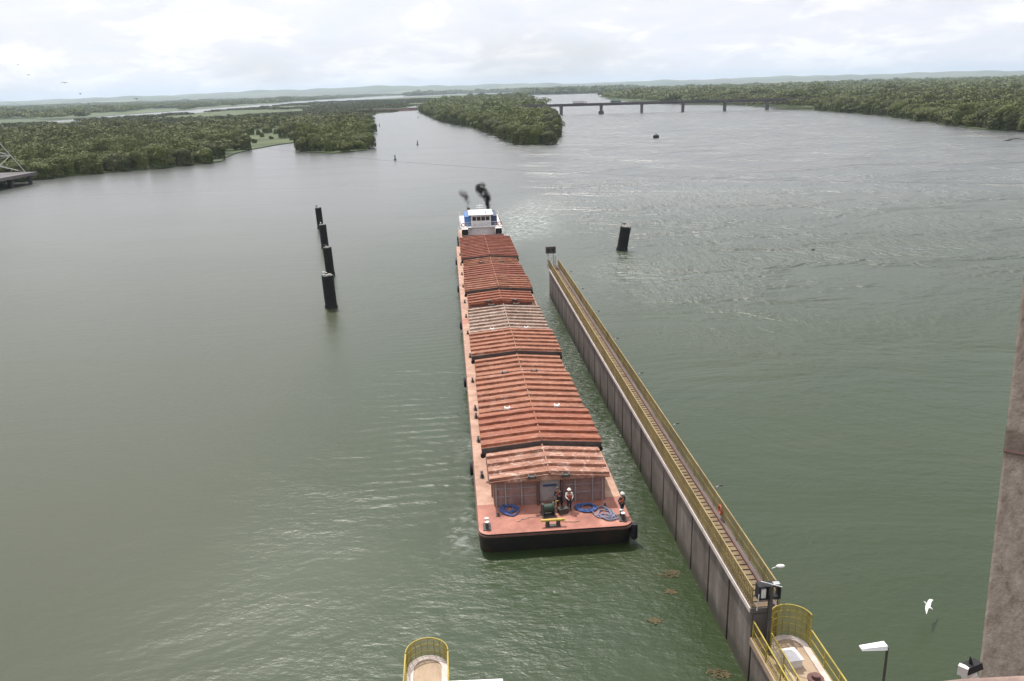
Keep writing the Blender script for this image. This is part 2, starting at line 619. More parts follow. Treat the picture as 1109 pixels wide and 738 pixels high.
    h = mm('ADD', mm('MULTIPLY', ripple, 0.115), mm('ADD', mm('MULTIPLY', chop, 0.14), mm('MULTIPLY', swell, 0.13)))
    fleck = noise(t, 1.0, 4, 0.65, vec((0.62, 0.22, 1), R(4)), 0.0)
    fleck2 = noise(t, 1.0, 4, 0.65, vec((0.11, 0.055, 1), R(-6)), 0.0)
    h = mm('ADD', h, mm('MULTIPLY', mm('ADD', mm('MULTIPLY', fleck, 0.65), mm('MULTIPLY', fleck2, 1.3)), mm('MULTIPLY', mm('ADD', A('right'), 0.02), 0.75)))
    h = mm('MULTIPLY', h, amp)
    h = mm('ADD', h, mm('MULTIPLY', mm('MULTIPLY', wv.outputs['Fac'], mm('MULTIPLY', A('train'), pt.outputs[0])), 0.06))
    h = mm('ADD', h, mm('MULTIPLY', mm('MULTIPLY', wd.outputs['Fac'], A('trap')), 0.05))
    h = mm('ADD', h, mm('MULTIPLY', mm('MULTIPLY', ripple, A('trap')), 0.16))
    bp = t.nodes.new('ShaderNodeBump')
    bp.inputs['Strength'].default_value = 1.0
    bp.inputs['Distance'].default_value = 1.0
    t.links.new(h, bp.inputs['Height'])
    t.links.new(bp.outputs[0], b.inputs['Normal'])
    # body colour: silty green, a little browner to port; sun glint and distant sheen mixed in after
    big = noise(t, 0.012, 4, 0.6, vec((1, 1, 1), 0.3), 0.8)
    cc = ramp(t, big, [(0.35, (0.020, 0.037, 0.012)), (0.5, (0.023, 0.039, 0.012)), (0.65, (0.030, 0.042, 0.014))])
    cc = mixc(t, mm('MULTIPLY', A('calm'), 0.75), cc, (0.048, 0.052, 0.027))
    cc = mixc(t, mm('MULTIPLY', A('sun_glint'), 0.55), cc, (0.070, 0.082, 0.052))  # sun glint painted as a paler water colour
    cc = mixc(t, mm('MULTIPLY', A('far'), 0.7), cc, (0.060, 0.062, 0.063))  # distant sky reflection painted in as a greyer body colour
    fn = noise(t, 0.9, 6, 0.72, vec((1.0, 1.5, 1), 0.2), 1.2)
    fm = t.nodes.new('ShaderNodeMapRange')
    t.links.new(fn, fm.inputs[0])
    fm.inputs[1].default_value = 0.48
    fm.inputs[2].default_value = 0.66
    ff = mm('MULTIPLY', fm.outputs[0], A('foam'))
    # scattered whitecaps and sparkle painted pale into the colour, in the chop by the wall
    fn2 = noise(t, 1.7, 4, 0.6, vec((0.8, 2.0, 1), R(40)), 0.8)
    fm2 = t.nodes.new('ShaderNodeMapRange')
    t.links.new(fn2, fm2.inputs[0])
    fm2.inputs[1].default_value = 0.60
    fm2.inputs[2].default_value = 0.68
    ff = mm('MAXIMUM', ff, mm('MULTIPLY', mm('MULTIPLY', fm2.outputs[0], A('trap')), 0.55))
    cc = mixc(t, mm('MULTIPLY', ff, 0.8), cc, (0.55, 0.58, 0.55))
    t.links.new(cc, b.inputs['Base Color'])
    t.links.new(mm('ADD', mm('MULTIPLY', A('far'), 0.38), 1.38), b.inputs['IOR'])  # IOR raised with distance to strengthen the far reflection
    rr = mm('ADD', mm('MULTIPLY', ff, 0.4), mm('ADD', mm('MULTIPLY', A('far'), -0.06), 0.33))
    t.links.new(rr, b.inputs['Roughness'])
    return o


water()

# ------------------------------------------------------------ land


def pip(px, py, poly):
    c = np.zeros(len(px), bool)
    n = len(poly)
    for i in range(n):
        x0, y0 = poly[i]
        x1, y1 = poly[(i + 1) % n]
        k = (y0 > py) != (y1 > py)
        with np.errstate(divide='ignore', invalid='ignore'):
            k &= px < (x1 - x0) * (py - y0) / (y1 - y0) + x0
        c ^= k
    return c


def world_poly(px):
    return [tuple(G(x, y)[:2]) for x, y in px]


def roughen(poly, step=18, amp=2.5, seed=1, maxd=1500):
    r = random.Random(seed)
    out = []
    for (x0, y0), (x1, y1) in zip(poly, poly[1:] + poly[:1]):
        d = math.hypot(x1 - x0, y1 - y0)
        n = max(1, min(40, int(d / step))) if math.hypot((x0 + x1) / 2, (y0 + y1) / 2) < maxd else 1
        for k in range(n):
            t_ = k / n
            j = amp if k else 0
            out.append((x0 + (x1 - x0) * t_ + r.uniform(-j, j), y0 + (y1 - y0) * t_ + r.uniform(-j, j)))
    return out


def land_mat(name, stops, sc, vor=None):
    m, t, b = mat_new(name)
    geo = t.nodes.new('ShaderNodeNewGeometry')
    a = noise(t, sc, 6, 0.6, geo.outputs['Position'], 0.3)
    cc = ramp(t, a, stops)
    if vor:
        vn = t.nodes.new('ShaderNodeTexVoronoi')
        vn.inputs['Scale'].default_value = vor
        mp = t.nodes.new('ShaderNodeMapping')
        mp.inputs['Scale'].default_value = (1, 0.55, 0)
        mp.inputs['Rotation'].default_value = (0, 0, 0.5)
        t.links.new(geo.outputs['Position'], mp.inputs[0])
        t.links.new(mp.outputs[0], vn.inputs['Vector'])
        sp = t.nodes.new('ShaderNodeSeparateColor')
        t.links.new(vn.outputs['Color'], sp.inputs[0])
        fc = ramp(t, sp.outputs[0], [(0.0, (0.03, 0.05, 0.025)), (0.3, (0.06, 0.09, 0.035)), (0.5, (0.11, 0.14, 0.055)), (0.62, (0.12, 0.08, 0.055)), (0.72, (0.05, 0.075, 0.03)), (1.0, (0.17, 0.20, 0.08))])
        cc = mixc(t, 0.5, cc, fc)
    t.links.new(cc, b.inputs['Base Color'])
    b.inputs['Roughness'].default_value = 0.95
    return m


MT['bank'] = land_mat('bank_grass', [(0.3, (0.03, 0.04, 0.018)), (0.5, (0.055, 0.078, 0.024)), (0.7, (0.10, 0.12, 0.04))], 0.03)
MT['fields'] = land_mat('far_fields', [(0.38, (0.02, 0.032, 0.02)), (0.5, (0.04, 0.06, 0.03)), (0.62, (0.10, 0.12, 0.055))], 0.0016, 0.0022)


def signed_ccw(poly):
    a = sum(x0 * y1 - x1 * y0 for (x0, y0), (x1, y1) in zip(poly, poly[1:] + poly[:1]))
    return poly if a > 0 else poly[::-1]


def land(name, px, mat, z=0.5, seed=1, rough_=True):
    poly = world_poly(px)
    if rough_:
        poly = roughen(poly, seed=seed)
    poly = signed_ccw(poly)
    n = len(poly)
    vv, _, ff, *_r = delaunay_2d_cdt([Vector(p) for p in poly], [], [list(range(n))], 1, 1e-4)
    m0 = len(vv)
    V = [(p.x, p.y, z) for p in vv] + [(x, y, z) for x, y in poly] + [(x, y, -1.0) for x, y in poly]
    F = [tuple(f) for f in ff]
    F = [f if (vv[f[1]] - vv[f[0]]).cross(vv[f[2]] - vv[f[0]]) > 0 else f[::-1] for f in F]
    F += [(m0 + n + k, m0 + n + (k + 1) % n, m0 + (k + 1) % n, m0 + k) for k in range(n)]
    me = bpy.data.meshes.new(name)
    me.from_pydata(V, [], F)
    me.update()
    me.materials.append(mat)
    o = bpy.data.objects.new(name, me)
    col.objects.link(o)
    o['kind'] = 'structure'
    return poly


LEFT_PX = [(-420, 262), (-200, 232), (-60, 213), (0, 200), (28, 196), (60, 193), (120, 187), (180, 182), (222, 177.5), (240, 175.5), (246, 170.5), (270, 163),
           (300, 157.5), (322, 154.5), (327, 165), (362, 166.5), (398, 163), (400, 152), (404, 140), (402, 131), (401, 124.5), (425, 121.5), (433, 118.8),
           (448, 115.2), (470, 111.2), (520, 106.2), (560, 103.5), (560, 101.2), (500, 102.6), (440, 105.6), (340, 111.6), (250, 119.6), (180, 125.4), (100, 130.6), (36, 134.6), (-100, 142.8), (-500, 163)]
left_poly = land('left_bank_ground', LEFT_PX, MT['bank'], 0.5, 2)
ISL_PX = [(455, 121.5), (464, 126), (482, 133), (506, 137.5), (522, 142), (536, 147), (548, 153), (557, 157.2), (590, 157.5), (603, 151.5), (606, 146.5), (602, 134), (590, 121), (575, 112), (560, 104.2), (520, 106.8), (472, 112.6)]
isl_poly = land('island_ground', ISL_PX, MT['bank'], 0.55, 3)
RIGHT_PX = [(652, 105.4), (668, 109.2), (700, 111.4), (740, 113.2), (800, 114.2), (832, 116.2), (850, 118.6), (880, 119.8), (915, 122.2), (950, 125.2), (990, 130.6), (1030, 136.2), (1072, 141.4), (1109, 142.4), (1200, 151), (1400, 172),
            (1700, 190), (1700, 70), (1300, 77.2), (1109, 82.4), (1000, 85.6), (860, 90.2), (760, 93.4), (720, 95.3), (700, 97.6), (670, 101.5), (656, 103.2)]
right_poly = land('right_bank_ground', RIGHT_PX, MT['bank'], 0.5, 4)
BAND_PX = [(440, 104.6), (500, 101.9), (560, 100.4), (570, 103.2), (602, 102.6), (640, 101.6), (664, 100.6), (676, 98.6), (700, 95.6), (680, 95.2), (640, 96.3), (560, 98.5), (500, 100.4), (440, 103.9)]
band_poly = land('far_bank_ground', BAND_PX, MT['bank'], 0.5, 5)
FAR_PX = [(-500, 158), (-100, 140.0), (36, 132.8), (100, 127.3), (180, 121.4), (250, 116.0), (340, 109.0), (400, 105.6), (440, 103.5), (430, 101.6), (470, 100.0),
          (470, 98.95), (250, 105.6), (0, 113.1), (-500, 128.1)]
far_poly = land('far_plain', FAR_PX, MT['fields'], 0.45, 6, False)


# hills on the horizon, one terrain sheet with real height
def hills():
    az = np.radians(np.linspace(-42, 42, 340))
    rr = np.geomspace(8200, 19000, 46)
    A_, R_ = np.meshgrid(az, rr)
    xs = CX + np.tan(A_) * FPX / math.cos(PITCH)
    prof = np.interp(xs, [-600, 0, 100, 200, 300, 400, 450, 554, 620, 700, 800, 840, 900, 1000, 1109, 1600], [3.0, 2.2, 3.0, 4.4, 6.0, 7.6, 6.6, 5.6, 4.2, 3.6, 4.2, 4.4, 4.0, 3.8, 3.0, 3.0])
    Hh = prof * 0.82 / FPX * 13500 + 22
    k = np.clip((R_ - 8200) / 5000, 0, 1)
    k = k * k * (3 - 2 * k)
    wob = 8 * np.sin(A_ * 41 + R_ / 1900) + 5 * np.sin(A_ * 97 + 1 + R_ / 900) + 5 * np.sin(A_ * 190 + 2 + R_ / 1500)
    Z = (Hh + wob) * k - 1.2 * (1 - k)
    V = np.stack([np.sin(A_) * R_, np.cos(A_) * R_, Z], -1).reshape(-1, 3)
    nx, ny = len(az), len(rr)
    i, j = np.meshgrid(np.arange(nx - 1), np.arange(ny - 1))
    a = (j * nx + i).ravel()
    o = fast_mesh('hills', V, np.stack([a, a + nx, a + 1 + nx, a + 1], 1)[:, ::-1], MT['fields'], smooth=True)
    o['kind'] = 'structure'


hills()


# bare field and crop field behind the right woods
def flat(name, px, mat, z):
    poly = signed_ccw(world_poly(px))
    mb = MB().prism(poly, z - 0.2, z)
    o = mb.build(name, mat)
    o['kind'] = 'structure'


# ------------------------------------------------------------ foliage
def leaves(C, Rx, Rz, per, leaf, flat_=0.0, seed=0, low=-0.25):
    """quads spread over lumpy crowns: C centres (n,3), Rx/Rz radii, per = leaves per crown"""
    r = np.random.default_rng(seed)
    n = len(C)
    C = np.repeat(C, per, 0)
    Rx = np.repeat(Rx, per)
    Rz = np.repeat(Rz, per)
    leaf = np.repeat(leaf, per)
    m = len(C)
    cid = np.repeat(np.arange(n), per)
    # five lobes per crown
    nl = 6
    la = r.uniform(0, 2 * np.pi, (n, nl))
    lr = r.uniform(0.25, 0.62, (n, nl))
    lz = r.uniform(-0.15, 0.55, (n, nl))
    ls = r.uniform(0.34, 0.62, (n, nl))
    k = r.integers(0, nl, m)
    d = r.normal(size=(m, 3))
    d[:, 2] = np.abs(d[:, 2]) * 0.9 + low * r.random(m)
    d /= np.linalg.norm(d, axis=1)[:, None]
    rad = ls[cid, k] * (0.80 + 0.28 * r.random(m))
    P = np.stack([np.cos(la[cid, k]) * lr[cid, k] + d[:, 0] * rad, np.sin(la[cid, k]) * lr[cid, k] + d[:, 1] * rad, lz[cid, k] + d[:, 2] * rad], 1)
    P = C + P * np.stack([Rx, Rx, Rz], 1)
    nrm = d + r.normal(size=(m, 3)) * 0.33
    nrm /= np.linalg.norm(nrm, axis=1)[:, None]
    a = np.cross(nrm, r.normal(size=(m, 3)))
    a /= np.linalg.norm(a, axis=1)[:, None] + 1e-9
    b = np.cross(nrm, a)
    s = (leaf * r.uniform(0.6, 1.25, m) * 0.5)[:, None]
    V = np.stack([P - a * s - b * s * 0.7, P + a * s - b * s * 0.7, P + a * s * 0.8 + b * s * 0.7, P - a * s * 0.8 + b * s * 0.7], 1).reshape(-1, 3)
    V[:, 2] = np.maximum(V[:, 2], 0.05)
    return V, np.arange(m * 4).reshape(m, 4)


def fringe(rx, rz, n, seed):
    """low foliage hanging down to the water round a bankside tree"""
    r = np.random.default_rng(seed + 99)
    a = r.uniform(0, 2 * np.pi, n)
    h = r.random(n) ** 0.8
    q = rx * (0.72 + 0.25 * np.sin(a * 3 + seed) * 0.4 + 0.12 * r.random(n)) * (1 + 0.06 * (1 - h))
    P = np.stack([np.cos(a) * q, np.sin(a) * q, 0.3 + h * rz * 0.62], 1)
    nn = np.stack([np.cos(a), np.sin(a), 0.3 * np.ones(n)], 1) + r.normal(size=(n, 3)) * 0.5
    nn /= np.linalg.norm(nn, axis=1)[:, None]
    t_ = np.cross(nn, r.normal(size=(n, 3)))
    t_ /= np.linalg.norm(t_, axis=1)[:, None]
    b = np.cross(nn, t_)
    s = (0.60 * r.uniform(0.5, 1.2, n) * 0.5)[:, None]
    V = np.stack([P - t_ * s - b * s, P + t_ * s - b * s, P + t_ * s + b * s, P - t_ * s + b * s], 1).reshape(-1, 3)
    V[:, 2] = np.maximum(V[:, 2], 0.05)
    return V, np.arange(n * 4).reshape(n, 4)


def tree_proto(name, h, rx, mat, seed, n=3000, leaf=0.52):
    root = empty(name, (0, 0, 0))
    V1, Q1 = leaves(np.array([[0, 0, h * 0.50]]), np.array([rx]), np.array([h * 0.52]), n, np.array([leaf]), seed=seed)
    V2, Q2 = fringe(rx, h, int(n * 0.42), seed)
    V = np.concatenate([V1, V2])
    Q = np.concatenate([Q1, Q2 + len(V1)])
    crown = fast_mesh('crown', V, Q, mat, root)
    tb = MB()
    r = random.Random(seed)
    tb.tube((0, 0, -0.8), (0.3, 0.2, h * 0.45), 0.32, 0.2, 7)
    for k in range(4):
        a = k * 1.6 + r.uniform(-.3, .3)
        tb.tube((0.2, 0.1, h * (0.25 + 0.05 * k)), (math.cos(a) * rx * 0.6, math.sin(a) * rx * 0.6, h * 0.75), 0.14, 0.05, 6)
    tb.build('trunk', MT['trunk'], root)
    return root


protos = {}
for key, mname in (('leaf', 'leaf'), ('warm', 'leaf_warm'), ('dark', 'leaf_dark')):
    protos[key] = [tree_proto('riverside_tree', hh, rx_, MT[mname], sdd) for hh, rx_, sdd in ((9.0, 4.6, 11), (7.6, 4.2, 12), (10.5, 5.4, 13))]
used = set()


def plant(x, y, z, key, sc, label, group, name='riverside_tree', cat='tree'):
    if math.hypot(x + 205, y - 326) < 17:
        return None
    i = random.randrange(3)
    p = protos[key][i]
    if (key, i) in used:
        o = copy_tree(p)
        o.name = name
    else:
        used.add((key, i))
        o = p
    o.location = (x, y, z)
    o.rotation_euler = (0, 0, random.uniform(0, 6.28))
    o.scale = (sc * random.uniform(0.8, 1.3), sc * random.uniform(0.8, 1.3), sc * random.uniform(0.68, 1.25))
    tag(o, label, cat, group)
    return o


def along(pxs, step, inset, jit, seed):
    """points every step metres along a shoreline, moved inland"""
    r = random.Random(seed)
    pts = [G(x, y) for x, y in pxs]
    out = []
    carry = 0
    for a, b in zip(pts[:-1], pts[1:]):
        d = (b - a)
        L_ = d.length
        if L_ == 0:
            continue
        d.normalize()
        n_ = Vector((-d.y, d.x, 0))
        s = carry
        while s < L_:
            q = a + d * s + n_ * inset + Vector((r.uniform(-jit, jit), r.uniform(-jit, jit), 0))
            out.append((q.x, q.y))
            s += step * r.uniform(0.75, 1.25)
        carry = s - L_
    return out


GL = 'trees along the left river bank'
LB = 'leafy tree in the thick front row of the left bank, foliage down to the water'
left_shore = [(-70, 214), (0, 200), (28, 196), (60, 193), (120, 187), (180, 182), (222, 177.5), (238, 175.8)]
for inset, sc in ((4.0, 0.95),):
    for x, y in along(left_shore, 6.4, inset, 1.4, int(inset * 10)):
        plant(x, y, 0.3, random.choice(['leaf', 'leaf', 'dark', 'dark', 'warm']), sc, LB, GL)
G1 = 'bushy trees covering the small left headland'
L1 = 'rounded green bush tree packed on the small headland jutting from the left bank'
h_poly = world_poly([(327, 165), (362, 166.5), (398, 163), (400, 152), (404, 141), (385, 136), (350, 141), (327, 154)])
hx = np.array(h_poly)
for x in np.arange(hx[:, 0].min(), hx[:, 0].max(), 8.2):
    for y in np.arange(hx[:, 1].min(), hx[:, 1].max(), 11.0):
        xx, yy = x + random.uniform(-2, 2), y + random.uniform(-2, 2)
        if pip(np.array([xx]), np.array([yy]), h_poly)[0] and len([1]) and yy < 700:
            plant(xx, yy, 0.3, random.choice(['warm', 'warm', 'leaf']), random.uniform(0.6, 1.05), L1, G1)
G2 = 'trees round the shore of the river island'
L2 = 'dense green tree at the water edge of the long wooded island left of the bridge'
isl_shore = [(455, 121.5), (464, 126), (482, 133), (506, 137.5), (522, 142), (536, 147), (548, 153), (557, 157.2), (590, 157.5), (603, 151.5), (606, 146.5), (602, 136), (594, 126)]
for inset, sc in ((4.0, 1.1),):
    for x, y in along(isl_shore, 8.2, inset, 1.6, int(inset * 7)):
        plant(x, y, 0.3, random.choice(['warm', 'leaf', 'leaf', 'dark']), sc, L2, G2)
G3 = 'trees along the right river bank'
L3 = 'tall leafy tree standing at the water edge of the right bank wood'
right_shore = [(1230, 154), (1109, 142.8), (1072, 141.2), (1030, 136.2), (990, 130.6), (950, 125.2), (915, 122.2), (880, 119.8)]
for inset, sc in ((-4.5, 1.15),):
    for x, y in along(right_shore, 8.6, inset, 2.0, int(-inset * 9)):
        plant(x, y, 0.3, random.choice(['leaf', 'leaf', 'dark', 'warm']), sc * random.uniform(0.85, 1.15), L3, G3)
# a few single trees one can tell apart
for (px_, py_, key, sc, lab) in (
        (309, 150.5, 'leaf', 0.9, 'lone round dark green tree on the meadow beside the small left headland'),
        (262, 163, 'leaf', 1.45, 'large spreading tree behind the sandy point of the left bank'),
        (234, 173, 'dark', 1.0, 'dark bush overhanging the water at the tip of the left bank wood'),
        (1090, 138, 'warm', 1.45, 'broad domed tree leaning out over the water at the far right')):
    q = G(px_, py_)
    plant(q.x, q.y, 0.3, key, sc, lab, None)

GM = 'bushes scattered on the riverside meadow'
LM = 'low dark bush among others on the pale meadow left of the small headland'
for (px_, py_, sc) in ((322, 156, .55), (326, 160.5, .6), (320, 152.5, .7), (316, 148, .6), (325, 149, .8), (300, 146, .6), (290, 145, .7), (280, 147, .5), (271, 147, .8), (262, 150, .9),
                       (256, 155, .7), (250, 162, .6), (331, 164.5, .6), (294, 151.5, .35), (276, 156, .35), (284, 149.5, .4), (305, 144.5, .8), (314, 143.8, .9), (250, 152, 1.0)):
    q = G(px_, py_)
    plant(q.x, q.y, 0.3, random.choice(['leaf', 'warm', 'dark']), sc, LM, GM, 'meadow_bush', 'bush')


def wood(name, poly, mat, label, bands, h, excl=(), seed=0, azlim=(-40, 42), dens=0.0):
    P_ = np.array(poly)
    r = np.random.default_rng(seed)
    Vs, Qs, off = [], [], 0
    for d0, d1, sp in bands:
        x0, x1 = max(P_[:, 0].min(), -math.tan(R(42)) * d1), min(P_[:, 0].max(), math.tan(R(42)) * d1)
        y0, y1 = max(P_[:, 1].min(), 0), min(P_[:, 1].max(), d1)
        if x1 <= x0 or y1 <= y0:
            continue
        X, Y = np.meshgrid(np.arange(x0, x1, sp), np.arange(y0, y1, sp))
        X = X.ravel() + r.uniform(-0.45, 0.45, X.size) * sp
        Y = Y.ravel() + r.uniform(-0.45, 0.45, Y.size) * sp
        D = np.hypot(X, Y)
        az_ = np.degrees(np.arctan2(X, Y))
        k = (D >= d0) & (D < d1) & (az_ > azlim[0]) & (az_ < azlim[1])
        X, Y, D = X[k], Y[k], D[k]
        k = pip(X, Y, poly)
        for ex in excl:
            k &= ~pip(X, Y, ex)
        if dens:
            w = np.sin(X / 61 + 1) + np.sin(Y / 83 + X / 140) + np.sin((X + Y) / 37) * 0.6
            k &= w > dens
        X, Y, D = X[k], Y[k], D[k]
        if not len(X):
            continue
        edge = np.full(len(X), 1e9)
        if d0 < 900:
            for (ax0, ay0), (ax1, ay1) in zip(poly, poly[1:] + poly[:1]):
                l2 = (ax1 - ax0) ** 2 + (ay1 - ay0) ** 2 + 1e-9
                tt_ = np.clip(((X - ax0) * (ax1 - ax0) + (Y - ay0) * (ay1 - ay0)) / l2, 0, 1)
                edge = np.minimum(edge, np.hypot(X - ax0 - tt_ * (ax1 - ax0), Y - ay0 - tt_ * (ay1 - ay0)))
            k = edge > 4.5
            X, Y, D, edge = X[k], Y[k], D[k], edge[k]
        n = len(X)
        if not n:
            continue
        rx_ = sp * r.uniform(0.48, 1.02, n)
        hh = h * (0.58 + 0.26 * np.sin(X / 47 + Y / 31) * np.sin(Y / 83 + 1) + 0.30 * r.random(n) + 0.75 * r.random(n) ** 7) * np.clip(0.5 + edge / 34, 0, 1)
        leaf = np.clip(D / 640, 0.65, 5.0) * (1 if D.mean() < 3000 else 1.2)
        per = int(np.clip(1.3 * 2 * np.pi * np.mean(rx_) ** 2 / np.mean(leaf) ** 2, 12, 1000))
        C = np.stack([X, Y, hh * 0.5], 1)
        V, Q = leaves(C, rx_, hh * 0.52, per, leaf, seed=seed + int(d0))
        Vs.append(V)
        Qs.append(Q + off)
        off += len(V)
    if not Vs:
        return
    o = fast_mesh(name, np.concatenate(Vs), np.concatenate(Qs), mat)
    tag(o, label, 'woodland', None, 'stuff')
    print(name, off // 4)
    return o


meadow = world_poly([(243, 172), (270, 164), (300, 158), (326, 155), (327, 143), (300, 140), (262, 143), (240, 150), (250, 160)])
meadow2 = world_poly([(180, 132), (330, 122), (330, 118), (180, 126)])
clearing = world_poly([(180, 138), (330, 131), (330, 127.5), (180, 133)])
wood('woodland', left_poly, MT['leaf'], 'dense low wood of mixed green trees filling the left bank', [(300, 560, 10.5), (560, 950, 13)], 8.8, [meadow, h_poly, clearing], 21)
wood('woodland', h_poly, MT['leaf_warm'], 'rounded bright green thicket crowning the small left headland', [(440, 720, 9.5)], 9.6, [], 31)
wood('woodland', left_poly, MT['leaf_dark'], 'darker distant wood on the left bank beside the bright far channel', [(950, 1270, 10)], 6.0, [], 22)
wood('woodland', left_poly, MT['leaf_dark'], 'sparse low marsh scrub along the near side of the bright far channel', [(1270, 1800, 11), (1800, 3200, 20)], 3.4, [meadow2], 29, dens=-0.3)
wood('woodland', isl_poly, MT['leaf_warm'], 'thick green canopy covering the inside of the long river island', [(440, 760, 11), (760, 1100, 14), (1100, 3000, 20)], 11.5, [], 23)
wood('woodland', right_poly, MT['leaf'], 'dense green wood behind the right bank shoreline', [(440, 900, 14.5), (900, 1500, 18)], 13.0, [], 24)
wood('woodland', right_poly, MT['leaf_far'], 'distant rolling wood stretching back from the right bank', [(1500, 3000, 24), (3000, 5200, 42)], 14.0, [world_poly([(850, 92.6), (905, 91.2), (905, 89.3), (850, 90.6)])], 25, dens=-1.1)
wood('woodland', band_poly, MT['leaf_far'], 'dark tree line across the far end of the river beyond the bridge', [(2000, 5200, 20), (5200, 8000, 40)], 21.0, [], 26)
wood('woodland', far_poly, MT['leaf_far'], 'scattered hazy groves on the far plain beyond the left channel', [(1200, 3000, 26), (3000, 8000, 70)], 13.0, [], 27, dens=0.55)

# ------------------------------------------------------------ the tow: two hopper barges and a pusher
LR = -WAX
DZ = 1.6          # deck level
HW = 5.45         # half beam


def hull_pts(L_, bow_r):
    pts = [(-HW, L_), (-HW, bow_r)]
    for k in range(1, 6):
        a = math.pi + (math.pi / 2) * k / 6
        pts.append((-HW + bow_r + bow_r * math.cos(a), bow_r + bow_r * math.sin(a)))
    pts.append((-HW + bow_r, 0))
    pts.append((HW - bow_r, 0))
    for k in range(1, 6):
        a = 1.5 * math.pi + (math.pi / 2) * k / 6
        pts.append((HW - bow_r + bow_r * math.cos(a), bow_r + bow_r * math.sin(a)))
    pts += [(HW, bow_r), (HW, L_)]
    return pts


def cover_mesh(w, s0, s1, z_eave, rise, period=1.4, depth=0.20):
    """pitched hatch cover with pressed transverse ribs, closed at both ends"""
    ss = [(s0, 0.0)]
    n = max(2, int(round((s1 - s0) / period)))
    for k in range(n):
        a = s0 + (s1 - s0) * k / n
        d = (s1 - s0) / n
        ss += [(a + 0.12 * d, 0.0), (a + 0.15 * d, depth), (a + 0.45 * d, depth * 0.9), (a + 0.93 * d, 0.0)]
    ss.append((s1, 0.0))
    xs_ = [-w, -w * 0.5, 0, w * 0.5, w]
    mb = MB()
    V, F = [], []
    rr = random.Random(int(s0 * 10))
    for s_, dz in ss:
        for x in xs_:
            sag = rr.uniform(-0.012, 0.012)
            V.append((x, s_, z_eave + rise * (1 - abs(x) / w) + dz + sag))
        V.append((w, s_, z_eave - (0.10 if s0 < 4 else 0.32)))
        V.append((-w, s_, z_eave - (0.10 if s0 < 4 else 0.32)))
    m_ = 7
    for i in range(len(ss) - 1):
        for j in range(4):
            F.append((i * m_ + j, i * m_ + j + 1, (i + 1) * m_ + j + 1, (i + 1) * m_ + j))
        F.append((i * m_ + 4, i * m_ + 5, (i + 1) * m_ + 5, (i + 1) * m_ + 4))
        F.append((i * m_ + 6, i * m_ + 0, (i + 1) * m_ + 0, (i + 1) * m_ + 6))
    F.append((6, 5, 4, 3, 2, 1, 0))
    b = (len(ss) - 1) * m_
    F.append(tuple(b + k for k in range(7)))
    mb.add(V, F)
    # ridge plate
    mb.box(-0.05, 0.05, s0 + 0.02, s1 - 0.02, z_eave + rise - 0.05, z_eave + rise + depth * 0.7)
    return mb


def cleat(parent, x, y, z, sc=1.0):
    mb = MB()
    mb.box(x - 0.22 * sc, x + 0.22 * sc, y - 0.35 * sc, y + 0.35 * sc, z, z + 0.05)
    for k in (-1, 1):
        mb.tube((x, y + k * 0.2 * sc, z + 0.05), (x, y + k * 0.2 * sc, z + 0.42 * sc), 0.11 * sc, n=10)
        mb.tube((x, y + k * 0.2 * sc, z + 0.42 * sc), (x, y + k * 0.2 * sc, z + 0.48 * sc), 0.15 * sc, n=10)
    return mb.build('bollard', MT['dark_steel'], parent)


def end_wall(parent, y, front_z, portal=True, posts=(-4.0, -3.3, -2.1, 1.9, 3.2, 3.95)):
    """transverse house wall with frames, stiffeners and the raised centre panel"""
    w = 4.15
    mb = MB()
    V = [(-w, y, DZ), (w, y, DZ), (w, y, front_z), (0, y, front_z + 0.42), (-w, y, front_z), (-w, y + 0.12, DZ), (w, y + 0.12, DZ), (w, y + 0.12, front_z), (0, y + 0.12, front_z + 0.42), (-w, y + 0.12, front_z)]
    mb.add(V, [(0, 1, 2, 3, 4), (9, 8, 7, 6, 5), (0, 5, 6, 1), (1, 6, 7, 2), (2, 7, 8, 3), (3, 8, 9, 4), (4, 9, 5, 0)])
    wl = mb.build('end_wall', MT['coaming'], parent)
    fr = MB()
    for x in posts:
        fr.box(x - 0.05, x + 0.05, y - 0.16, y - 0.003, DZ + 0.01, front_z - 0.02)
    for z in (DZ + 0.75, DZ + 1.4, DZ + 1.95):
        for xa, xb in zip(posts[:-1], posts[1:]):
            if xa < -1.5 and xb > 1.5:
                fr.box(xa + 0.055, -0.98, y - 0.07, y - 0.003, z, z + 0.06)
                fr.box(0.98, xb - 0.055, y - 0.07, y - 0.003, z, z + 0.06)
            else:
                fr.box(xa + 0.055, xb - 0.055, y - 0.07, y - 0.003, z, z + 0.06)
    fr.build('stiffener', MT['coaming_grey'], wl)
    if portal:
        p = MB()
        p.box(-0.75, 0.75, y - 0.10, y - 0.004, DZ + 0.25, front_z + 0.28)
        p.build('centre_panel', MT['coaming_grey'], wl)
        d = MB()
        for x in (-0.88, 0.88):
            d.box(x - 0.08, x + 0.08, y - 0.28, y - 0.006, DZ + 0.005, front_z + 0.22)
        d.build('frame_post', MT['frame_dark'], wl)
        d = MB()
        d.box(-0.5, 0.5, y - 0.17, y - 0.105, DZ + 1.45, DZ + 1.6)
        d.build('grab_bar', MT['dark_blue'], wl)
    return wl


def clamp(parent, x, y, z, mat='dark_steel', w=0.32):
    mb = MB()
    mb.box(x - w, x + w, y - 0.12, y + 0.12, z, z + 0.16)
    mb.box(x - w * 0.85, x - w * 0.6, y - 0.2, y + 0.2, z + 0.16, z + 0.26)
    mb.box(x + w * 0.6, x + w * 0.85, y - 0.2, y + 0.2, z + 0.16, z + 0.26)
    return mb.build('cover_clamp', MT[mat], parent)


